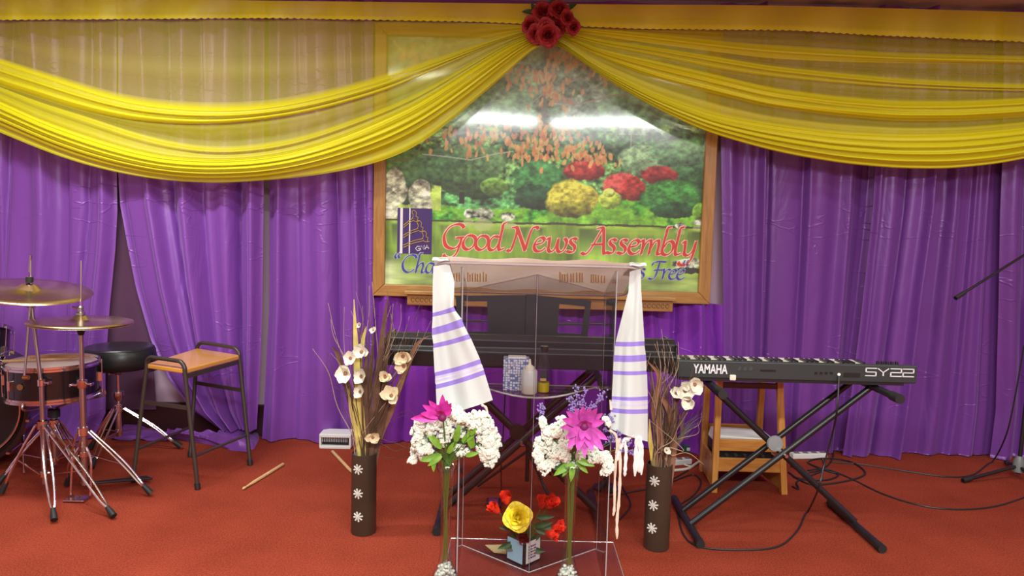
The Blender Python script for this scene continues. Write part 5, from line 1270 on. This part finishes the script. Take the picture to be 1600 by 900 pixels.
def spray(name,vx,vz,pts,label,group,r=.030,n=75,Y=VY,seed=0,dY=0,m=None,fr=.0085):
    rr=random.Random(seed); q=smoothpts([at(x,y,Y+dY) for x,y in pts],6)
    t=thing(name,(vx,VY,.14),label,'flower',group)
    b0=V((vx+rr.uniform(-.012,.012),VY+rr.uniform(-.01,.01),.14 if seed%3==0 else vz-.10)); m0=V((vx+rr.uniform(-.018,.018),VY+rr.uniform(-.01,.01),vz))
    MB().tube(smoothpts([b0,(b0+m0)/2,m0,(m0+q[0])/2+V((0,0,.015)),q[0],q[len(q)//2],q[-1]],5),.0022,6).build('stem',m_stem,t,True)
    fl=MB()
    for i in range(int(n*1.9)):
        p=q[rr.randrange(len(q))]; d=V((rr.gauss(0,1),rr.gauss(0,1),rr.gauss(0,1))).normalized(); c=p+d*r*rr.uniform(.45,1.08)
        s_,u_=frame(d)
        for k in range(4):
            a=k*1.5708+i; fl.ball(c+(s_*math.cos(a)+u_*math.sin(a))*fr*.62,fr*.62,5,4)
    fl.build('floret_cluster',m or m_wf,t,True,kind='stuff')
    return t
gl_='white flower sprays in the left trumpet vase'; lw_='spray of small white flowers in the left trumpet vase'
for i,(p,r,n) in enumerate([([(655,662),(652,685),(655,708)],.026,60),([(668,655),(688,655),(700,668),(690,690)],.027,80),([(716,642),(722,662),(721,685),(717,702)],.023,70),([(742,648),(755,655),(765,668)],.026,60),([(766,668),(774,690),(770,712),(763,724)],.022,70),([(705,645),(728,655),(745,668)],.024,60),([(752,676),(752,700),(757,716)],.018,45),([(648,690),(648,712),(643,722)],.014,26),([(672,672),(668,700)],.022,40),([(728,705),(718,708)],.012,16),([(655,668),(672,660),(690,664)],.028,80),([(735,660),(752,668),(764,684)],.030,90),([(660,690),(664,708)],.026,60),([(762,690),(764,706)],.024,60),([(706,652),(716,658)],.028,60)]):
    spray('white_flower_spray',vxL,vzL,p,lw_,gl_,r,n,seed=i,dY=-.03+.05*((i*37)%5)/5)
gr_='white flower sprays in the right trumpet vase'; rw_='spray of small white flowers in the right trumpet vase'
for i,(p,r,n) in enumerate([([(847,655),(852,672),(858,690)],.013,34),([(846,690),(842,712),(852,734)],.023,75),([(862,678),(868,700),(864,720)],.026,85),([(876,662),(884,690),(878,712)],.024,70),([(884,716),(900,722)],.020,40),([(926,716),(945,714),(950,728),(946,738)],.021,62),([(905,712),(925,705)],.022,40),([(946,655),(950,662)],.010,10),([(888,672),(880,655)],.016,30),([(852,700),(872,704),(884,698)],.030,110),([(856,676),(868,672)],.026,70),([(930,712),(946,716)],.024,60)]):
    spray('white_flower_spray',vxR,vzR,p,rw_,gr_,r,n,seed=20+i,dY=-.03+.05*((i*37)%5)/5)
def spike(pts,label,group,vx,vz,seed):
    rr=random.Random(seed); q=smoothpts([at(x,y,VY+.03) for x,y in pts],8); t=thing('lavender_spike',(vx,VY,.14),label,'flower',group)
    MB().tube([V((vx,VY,.14)),V((vx,VY,vz))]+q,.0014,5).build('stem',m_stem,t,True)
    f=MB()
    for i in range(60):
        p=q[rr.randrange(len(q))]; f.ball(p+V((rr.gauss(0,.008),rr.gauss(0,.008),rr.gauss(0,.005))),.0038,5,4)
    f.build('floret_cluster',m_lv,t,kind='stuff')
for i,p in enumerate([[(900,650),(902,628),(900,605)],[(908,650),(910,630),(916,608)],[(893,648),(894,635),(893,622)],[(920,640),(936,628),(945,612)],[(946,672),(955,655),(948,650)],[(960,690),(975,690),(985,695)],[(952,690),(960,680),(970,676)],[(846,655),(847,642),(847,632)],[(965,702),(978,704),(990,708)]]):
    spike(p,'thin lavender spike among the flowers of the right trumpet vase','lavender spikes in the right trumpet vase',vxR,vzR,i)
for i,p in enumerate([[(684,700),(680,712)],[(728,690),(732,700)]]):
    spike(p,'small lavender spike among the flowers of the left trumpet vase','lavender spikes in the left trumpet vase',vxL,vzL,30+i)
# two large pink lotus flowers
def lotus(c_px,Y,label,m,spec,vx,vz):
    c=at(*c_px,Y); t=thing('lotus_flower',c,label,'flower')
    for (ang,L,W,fw) in spec:
        a=math.radians(ang); mb=MB(); petal(mb,c+V((math.cos(a)*.008,-.01*fw,math.sin(a)*.008)),(math.cos(a),-.35*fw,math.sin(a)),(0,-1,0.1),S(L*1.05,Y),S(W*1.45,Y),.18*fw,4,7,1.2,.3)
        mb.build('petal',m,t,'all')
    MB().ball(c+V((0,-.02,0)),.016,10,8).build('flower_centre',mat('dark_magenta_centre',(.18,.01,.10),.6),t,True)
    MB().tube([c,V((vx,VY,vz)),V((vx,VY,.14))],.003,6).build('stem',m_stem,t,True)
lotus((912,664),2.68,'large orchid pink lotus flower in front of the right white bouquet',m_mg2,[(97,34,11,.8),(118,30,10,.5),(140,36,11,.6),(158,40,12,1),(180,38,11,.9),(75,30,11,.6),(60,36,11,.8),(40,34,11,.7),(20,32,12,.9),(205,38,12,1.4),(228,44,13,1.3),(250,40,13,1.5),(270,46,13,1.3),(290,40,13,1.5),(312,46,13,1.2),(335,40,12,1),(85,18,8,2),(130,18,8,2),(40,18,8,2),(250,24,9,2),(295,24,9,2)],vxR,vzR)
lotus((692,650),2.70,'magenta lotus flower with upright petals on top of the left white bouquet',m_mg,[(90,34,10,.5),(75,30,10,.9),(105,24,9,1.2),(128,32,10,.6),(145,36,10,.8),(60,28,10,.9),(165,34,11,1),(182,46,13,.6),(45,22,9,1.1),(95,20,9,2),(120,18,8,1.8)],vxL,vzL)
def leaves(vx,vz,lst,label,group):
    for i,(x,y,ang,L) in enumerate(lst):
        c=at(x,y,VY-.015*(i%3)); a=math.radians(ang); t=thing('foliage_sprig',c,label,'leaf',group)
        leaf(c,(math.cos(a),-.3,math.sin(a)),S(L,VY),S(L*.42,VY),m_lf2 if i%3 else m_lf,t)
        MB().tube([c,V((vx,VY,vz))],.0016,5).build('stem',m_stem,t,True)
leaves(vxR,vzR,[(893,722,200,30),(893,722,215,34),(895,724,265,28),(897,722,285,26),(900,720,318,26),(902,718,345,28),(905,715,10,20),(890,728,235,20)],'green leaf sprig fanning below the right white bouquet','leaves of the right bouquet')
leaves(vxL,vzL,[(700,690,100,30),(722,690,40,30),(735,680,60,24),(742,690,300,30),(738,700,100,34),(690,700,130,34),(682,705,240,22),(690,712,190,34),(678,715,270,22),(705,700,75,38),(728,712,20,22),(712,690,80,30),(712,700,100,30),(700,708,60,26),(690,712,215,26),(720,705,90,30)],'green leaf sprig inside the left white bouquet','leaves of the left bouquet')
for vx,vz,sd in ((vxL,vzL,1),(vxR,vzR,2)):
    rr=random.Random(sd)
    for k in range(3):
        a=V((vx+rr.uniform(-.011,.011),VY+rr.uniform(-.01,.01),.13)); b=V((vx+rr.uniform(-.02,.02),VY+rr.uniform(-.015,.015),vz+.02))
        MB().tube([a,(a+b)/2,b],.0028,6).build('flower_stem',m_stem,None,True,label='bare green flower stem inside the '+('left' if sd==1 else 'right')+' trumpet vase',cat='stem',group='stems in the '+('left' if sd==1 else 'right')+' trumpet vase')

# ------------------------------------------------------------------ glass cube with roses on the podium base
QY=3.03; qc=at(818,868,QY); qc=V((qc.x,QY,bt_)); qs=.102
ax2=(V((.70,.71,0)).normalized(),V((-.71,.70,0)).normalized(),V((0,0,1)))
cu=thing('glass_cube_vase',qc,'small glass cube vase with coloured labels on the podium base','vase')
mb=MB()
for k,(i,sg) in enumerate(((0,1),(0,-1),(1,1),(1,-1))):
    n=ax2[i]*sg; o_=ax2[1-i]; MB().box(qc+n*qs/2+V((0,0,qs*.55)),(qs if i==1 else .004,qs if i==0 else .004,qs*1.1),ax2).build('glass_side',m_vg,cu)
MB().box(qc+V((0,0,.003)),(qs,qs,.006),ax2).build('glass_bottom',m_vg,cu)
nL=-ax2[0]; nR=-ax2[1]
MB().box(qc+nL*(qs/2+.003)+V((0,0,qs*.52)),(.002,qs*.86,qs*.92),ax2).build('blue_label',mat('sky_blue_card',(.40,.72,.88),.5),cu)
wl=MB().box(qc+nR*(qs/2+.003)+V((0,0,qs*.52)),(qs*.82,.002,qs*.9),ax2).build('white_label',mat('white_card',(.78,.78,.76),.5),cu)
cols=[(.03,.05,.12),(.45,.05,.05),(.05,.15,.5),(.6,.45,.05)]
for i in range(5):
    for j in range(3):
        MB().box(qc+nR*(qs/2+.0048)+ax2[0]*(-.012+.011*j)+V((0,0,qs*(.28+.12*i))),(.008,.001,.007),ax2).build('label_print',mat('label_ink_%s'%['navy','red','blue','ochre'][(i*2+j)%4],cols[(i*2+j)%4],.5),wl)
for i in range(5): MB().box(qc+nR*(qs/2+.0048)-ax2[0]*.026+V((0,0,qs*(.28+.12*i))),(.006,.001,.006),ax2).build('label_symbol',m_blk,wl)
MB().box(qc+ax2[0]*(qs*.5+.006)-ax2[1]*.02+V((0,0,qs*.36)),(.004,.05,qs*.7),ax2).build('yellow_label',mat('yellow_card',(.72,.55,.10),.5),cu)
yp=at(776,852,3.12); MB().slab([V((yp.x-.05,3.14,bt_+.004)),V((yp.x+.05,3.15,bt_+.004)),V((yp.x+.05,3.06,bt_+.004)),V((yp.x-.01,3.07,bt_+.004))],(0,0,.003)).build('paper_slip',mat('pale_yellow_paper',(.75,.66,.30),.7),None,label='pale yellow paper slip lying beside the glass cube vase',cat='paper')
def rstem(c,t): MB().tube(smoothpts([V(c),V((c[0]*.5+qc.x*.5,(c[1]+QY)/2,qc.z+qs*1.35)),V((qc.x,QY,qc.z+.02))],5),.0024,6).build('stem',m_stem,t,True)
for i,(x,y,r,ax,lb) in enumerate([(777,798,11,(-.7,-.5,.8),'scarlet rosebud at the far left of the small bouquet'),(792,784,11,(-.2,-.4,1),'scarlet rosebud topmost left above the yellow rose'),(846,790,11,(.2,-.4,1),'scarlet rosebud right above the yellow rose, left of its pair'),(857,790,13,(.4,-.7,.9),'wide open scarlet rosebud topmost right of the yellow rose'),(867,824,10,(1,-.5,.5),'scarlet rosebud at the far right of the small bouquet'),(857,833,11,(1,-.6,.1),'scarlet rosebud pointing right, lowest of the right pair'),(818,838,10,(0,-1,.1),'dark red rosebud facing forward below the yellow rose')]):
    c=at(x,y,QY-.03); t=thing('rosebud',c,lb,'flower')
    rose('petals',c,ax,S(r,QY)*1.25,m_rd if i!=6 else mat('dark_red_petals',(.30,.01,.01),.5,var=(40,.3)),t,((3,.28,1.25,.0),(3,.48,1.3,.02),(4,.66,1.25,.05)),seed=40+i)
    axv=V(ax).normalized(); sp=MB()
    for k in range(5):
        s_,u_=frame(axv); a=k*1.256; petal(sp,c-axv*S(r,QY)*.4,axv+(s_*math.cos(a)+u_*math.sin(a))*.7,(s_*math.cos(a)+u_*math.sin(a)),S(r*.9,QY),S(5,QY),.1)
    sp.build('sepals',m_stem,t,'all'); rstem(c-axv*S(r,QY)*.4,t)
c=at(809,808,QY-.06); t=thing('yellow_rose',c,'open yellow rose in the middle of the small bouquet','flower'); rose('petals',c,(0,-1,.35),S(17,QY),m_ry,t,((3,.2,.9,0),(4,.38,.85,.05),(5,.58,.75,.14),(6,.78,.6,.26),(7,1.0,.35,.36)),seed=60); rstem(c,t)
for i,(x,y,ang,L) in enumerate([(840,808,10,26),(836,822,20,28),(845,823,5,24),(800,848,200,24),(812,855,180,26),(826,858,0,26),(805,840,120,18),(798,826,170,18),(830,845,40,20),(838,828,-10,22)]):
    cc_=at(x,y,QY-.02); a=math.radians(ang); t=thing('rose_leaf',cc_,'dark green leaf among the scarlet rosebuds of the small bouquet','leaf','leaves of the small rose bouquet'); leaf(cc_,(math.cos(a),-.3,math.sin(a)),S(L,QY),S(L*.45,QY),m_lf,t); rstem(cc_,t)

# ------------------------------------------------------------------ brown cylinder vases with dried flowers
m_bv=mat('dark_brown_vase',(.050,.034,.022),.38,bump=(120,.04)); m_dz=mat('pearl_studs',(.62,.60,.55),.4)
m_tw=mat('dried_brown_twig',(.10,.055,.03),.7,var=(30,.4)); m_tw2=mat('pale_twig',(.42,.30,.20),.7); m_rd2=mat('yellow_reed',(.62,.52,.14),.55,var=(20,.2)); m_bl=mat('dried_brown_blade',(.12,.06,.035),.6,var=(20,.35)); m_bl2=mat('copper_brown_blade',(.24,.11,.06),.6,var=(20,.3))
def brown_vase(fp,topy,r_px,dpx,label):
    c=onz(*fp,0); Y=c.y; zt_=at(fp[0],topy,Y).z; r=S(r_px,Y)
    t=thing('brown_vase',(c.x,Y,0),label,'vase')
    MB().lathe([(r*.96,.001),(r,.006),(r*1.0,zt_),(r*.93,zt_),(r*.92,.03),(.001,.028)],(c.x,Y,0),n=40,cap=False).build('body',m_bv,t,True)
    for py_ in dpx:
        q=at(fp[0]+dpx[py_],py_,Y-r); ang=math.asin(max(-1,min(1,(q.x-c.x)/r))); n=V((math.sin(ang),-math.cos(ang),0)); s_=V((math.cos(ang),math.sin(ang),0)); p0=V((c.x,Y,q.z))+n*r
        d=MB()
        for k in range(8):
            a=k*math.pi/4+.2; e=s_*math.cos(a)+V((0,0,1))*math.sin(a)
            for q_ in (.008,.0145,.0205): d.ball(p0+e*q_+n*(.001-q_*q_*abs(math.cos(a))**2/(2*r)),.0044,6,5)
        d.ball(p0+n*.002,.005,6,5)
        d.build('daisy_motif',m_dz,t,True)
    return c.x,Y,zt_
lx,lY,lz=brown_vase((568,831),707,20,{734:-9,772:-9,808:-9},'dark brown cylinder vase with three pearl daisies, left of the podium')
rx,rY,rz=brown_vase((1025,855),724,20.5,{753:-2,791:-4,827:-6},'dark brown cylinder vase with three pearl daisies, right of the podium')
def reed(vx,vY,vz,pts,r,m,name,label,cat,group=None,dy=0,flat=False,taper=.25,w=None):
    rr=random.Random(int(pts[-1][0]*7+pts[-1][1])); n=len(pts)
    q=[V((vx+rr.uniform(-.03,.03),vY+rr.uniform(-.02,.02),.05))]+[at(x,y,vY+dy*(i+1)/n) for i,(x,y) in enumerate(pts)]
    q=smoothpts(q,6); k=len(q)
    if flat:
        mb=MB()
        def fn(u,v):
            f=v*(k-1); i=min(int(f),k-2); p=q[i]*(1-(f-i))+q[i+1]*(f-i); ww=w*math.sin(math.pi*min(.985,.12+v*.88))**.7
            return p+V(((u-.5)*ww,-.25*abs(u-.5)*ww+.002*math.sin(v*9),(u-.5)*ww*.1))
        mb.grid(fn,3,k*2)
    else: mb=MB().tube(q,[r*(1-(1-taper)*i/(k-1)) for i in range(k)],5)
    return mb.build(name,m,None,'all',label=label,cat=cat,group=group)
def fan(vx,vY,vz,cx_,topy,targets,n,seed,side,r=.0019):
    rr=random.Random(seed); tg='thin twig fanning out of the '+side+' brown vase'
    for i in range(n):
        x,y=targets[i%len(targets)]; x+=rr.gauss(0,9); y+=rr.gauss(0,14)
        x0=cx_+rr.uniform(-14,14); mid=(x0*.55+x*.45+rr.gauss(0,7),topy*.5+y*.5+rr.gauss(0,6))
        q2=(x0*.2+x*.8+rr.gauss(0,6),topy*.22+y*.78+rr.gauss(0,6))
        reed(vx,vY,vz,[(x0,topy-2),mid,q2,(x,y)],r*rr.uniform(.8,1.8),m_tw if rr.random()<.7 else m_tw2,'dried_twig',tg,'twig','twigs in the '+side+' brown vase',dy=rr.uniform(-.12,.14))
fan(lx,lY,lz,568,706,[(523,505),(541,478),(550,490),(560,458),(575,470),(590,470),(606,462),(617,490),(640,480),(655,500),(664,490),(500,548),(520,560),(533,600),(625,520),(648,530),(598,500),(583,500),(572,520),(610,540)],58,3,'left')
fan(rx,rY,rz,1030,722,[(1016,545),(1030,540),(1040,535),(1052,540),(1060,560),(1022,560),(1075,575),(1012,600),(1048,600),(1065,620),(1085,600),(1035,580),(1018,620),(1090,650)],58,4,'right')
# wild curling twigs to the right of the left vase
for i,p in enumerate([[(585,698),(610,690),(640,700),(655,680),(640,650),(615,655)],[(585,700),(620,705),(650,690),(662,670),(640,640)],[(582,702),(600,715),(630,712),(650,700)],[(584,700),(605,680),(618,650),(640,640)],[(580,703),(612,698),(640,688),(660,672)]]):
    reed(lx,lY,lz,p,.0024,m_tw,'curly_twig','curling dark twig trailing to the right of the left brown vase','twig','curling twigs beside the left brown vase',dy=-.05+.03*i)
for i,(p,w) in enumerate([([(566,700),(563,640),(557,560),(553,468)],.036),([(562,700),(556,640),(566,540),(572,510)],.026),([(560,702),(548,640),(545,600)],.016)]):
    reed(lx,lY,lz,p,0,m_rd2,'yellow_reed',['tall yellow reed blade rising highest from the left brown vase','yellow reed blade leaning right in the left brown vase','short yellow reed blade leaning left in the left brown vase'][i],'reed',flat=True,w=w,dy=-.05)
bl=[[(580,700),(590,600),(598,520),(606,462)],[(574,700),(578,600),(584,520)],[(585,700),(600,610),(596,540)],[(578,700),(592,640),(603,560),(612,500)],[(586,700),(606,650),(632,590),(645,560)],[(572,700),(570,610),(574,540)],[(566,700),(548,620),(530,560),(518,540)],[(588,700),(602,640),(612,600)],[(590,698),(612,640),(650,540),(690,520)]]
for i,p in enumerate(bl):
    reed(lx,lY,lz,p,0,m_bl if i!=8 else m_bl2,'dried_leaf_blade','long dark brown dried leaf blade in the left brown vase' if i<8 else 'copper brown leaf blade reaching towards the shawl from the left brown vase','leaf','brown blades in the left brown vase' if i<8 else None,flat=True,w=.030,dy=-.04+.02*(i%5))
blr=[([(1036,720),(1022,640),(1030,590),(1010,562)],m_bl2,.03),([(1052,712),(1048,650),(1030,618),(1015,616)],m_bl2,.028),([(1026,720),(1020,640),(1018,570)],m_bl,.02),([(1040,720),(1042,640),(1036,580)],m_bl,.02),([(1045,720),(1056,640),(1060,590)],m_bl,.018),([(1032,720),(1030,650),(1028,600)],m_bl,.024),([(1050,712),(1066,680),(1060,640)],m_bl,.02),([(1044,718),(1034,660),(1046,600)],m_bl,.02)]
for i,(p,m,w) in enumerate(blr):
    reed(rx,rY,rz,p,0,m,'dried_leaf_blade',['broad copper leaf curling left at the top of the right brown vase','broad copper leaf curling left, the lower one in the right brown vase'][i] if i<2 else 'dark brown dried leaf blade in the right brown vase','leaf',None if i<2 else 'brown blades in the right brown vase',flat=True,w=w,dy=-.05+.02*(i%4))
reed(rx,rY,rz,[(1020,718),(1016,690),(1015,655)],0,m_rd2,'yellow_reed','short yellow reed at the left rim of the right brown vase','reed',flat=True,w=.022,dy=-.04)
reed(rx,rY,rz,[(1042,716),(1046,700),(1068,705),(1055,690),(1013,655)],.0032,m_tw2,'pale_twig','pale wooden twig leaning left across the right brown vase','twig',dy=-.08)
reed(rx,rY,rz,[(1040,718),(1052,712),(1075,708),(1100,726)],.003,m_tw2,'pale_twig','pale wooden twig drooping right from the right brown vase','twig',dy=-.06)
MB().tube(smoothpts([V((rx-.02,rY-.03,rz-.02)),at(1025,712,rY-.03),at(1031,707,rY-.03),at(1037,712,rY-.03),V((rx+.035,rY-.03,rz-.02))]),.0032,6).build('wire_loop',m_bl2,None,True,label='brown looped cane at the rim of the right brown vase',cat='twig')
rr=random.Random(8)
for i in range(16):
    x=1095+rr.uniform(-20,10); y=660+rr.uniform(-40,20)
    reed(rx,rY,rz,[(1045,712),(1060,690+rr.uniform(-8,8)),(x*.6+1060*.4,y+8),(x,y)],.0016,mat('grey_green_grass',(.10,.14,.09),.6),'grass_sprig','grey green grass sprig leaning right from the right brown vase','grass','grass sprigs in the right brown vase',dy=rr.uniform(-.05,.1))
def cream(px_,py_,r,vx,vY,vz,label,m=None,seed=0,n=6,dy=-.06,big=1.0):
    rr=random.Random(seed+int(px_)); c=at(px_,py_,vY+dy); t=thing('cream_flower',c,label,'flower'); ax=V((rr.uniform(-.5,.5),-1,rr.uniform(-.3,.5))).normalized(); s_,u_=frame(ax)
    for k in range(n):
        a=k*2*math.pi/n+rr.uniform(-.3,.3); e=s_*math.cos(a)+u_*math.sin(a); mb=MB(); petal(mb,c,e+ax*rr.uniform(.15,.9),ax,S(r,vY)*rr.uniform(.95,1.35),S(r*1.15,vY)*big,.25,4,5,.2,.35); mb.build('petal',m or m_cr,t,'all')
    MB().ball(c+ax*.006,S(r*.22,vY),8,6).build('flower_centre',m_bl2,t,True)
    MB().tube(smoothpts([c,V(((c.x+vx)/2,(c.y+vY)/2,(c.z*.45+vz*.55))),V((vx,vY,vz)),V((vx,vY,.06))],5),.0022,5).build('stem',m_tw,t,True)
for i,(x,y,r,lb,m) in enumerate([(541,583,17,'largest ivory flower at the left of the left brown vase',m_crw),(566,550,13,'ivory flower touching the yellow reed, topmost of the wide ones',m_crw),(566,588,14,'ivory flower just right of the yellow reed',m_crw),(548,560,12,'ivory flower behind the yellow reed on its left',m_crw),(564,612,12,'drooping ivory flower low beside the yellow reed',m_crw),
    (584,516,6,'tiny ivory flower right of the reed tips',m_crw),(562,508,5,'tiny ivory bud beside the reed tips',m_crw),(630,556,15,'cream flower with raised petals in front of the stage piano',m_cr),(632,572,13,'cream flower just below the one with raised petals',m_cr),(602,590,12,'cream flower with dark centre in the middle of the left bunch',m_cr),(612,619,15,'cream flower lowest of the middle ones in the left bunch',m_cr),(582,683,12,'cream flower at the rim of the left brown vase',m_cr)]):
    cream(x,y,r,lx,lY,lz,lb,m,i)
for i,(x,y,r,lb) in enumerate([(1085,600,15,'ivory orchid flower highest right of the right brown vase'),(1070,610,15,'ivory orchid flower in the middle of the right bunch'),(1076,625,14,'ivory orchid flower lowest of the three'),(1056,615,11,'ivory orchid flower at the left of the orchid spray'),(1072,602,9,'small ivory orchid bud above the orchid spray'),(1041,704,7,'tiny white flower at the rim of the right brown vase')]):
    cream(x,y,r,rx,rY,rz,lb,m_crw,50+i,big=1.1)
cream(602,586,4,lx,lY,lz,'tiny orange flower in the left bunch',mat('orange_petals',(.62,.10,.03),.6),90)
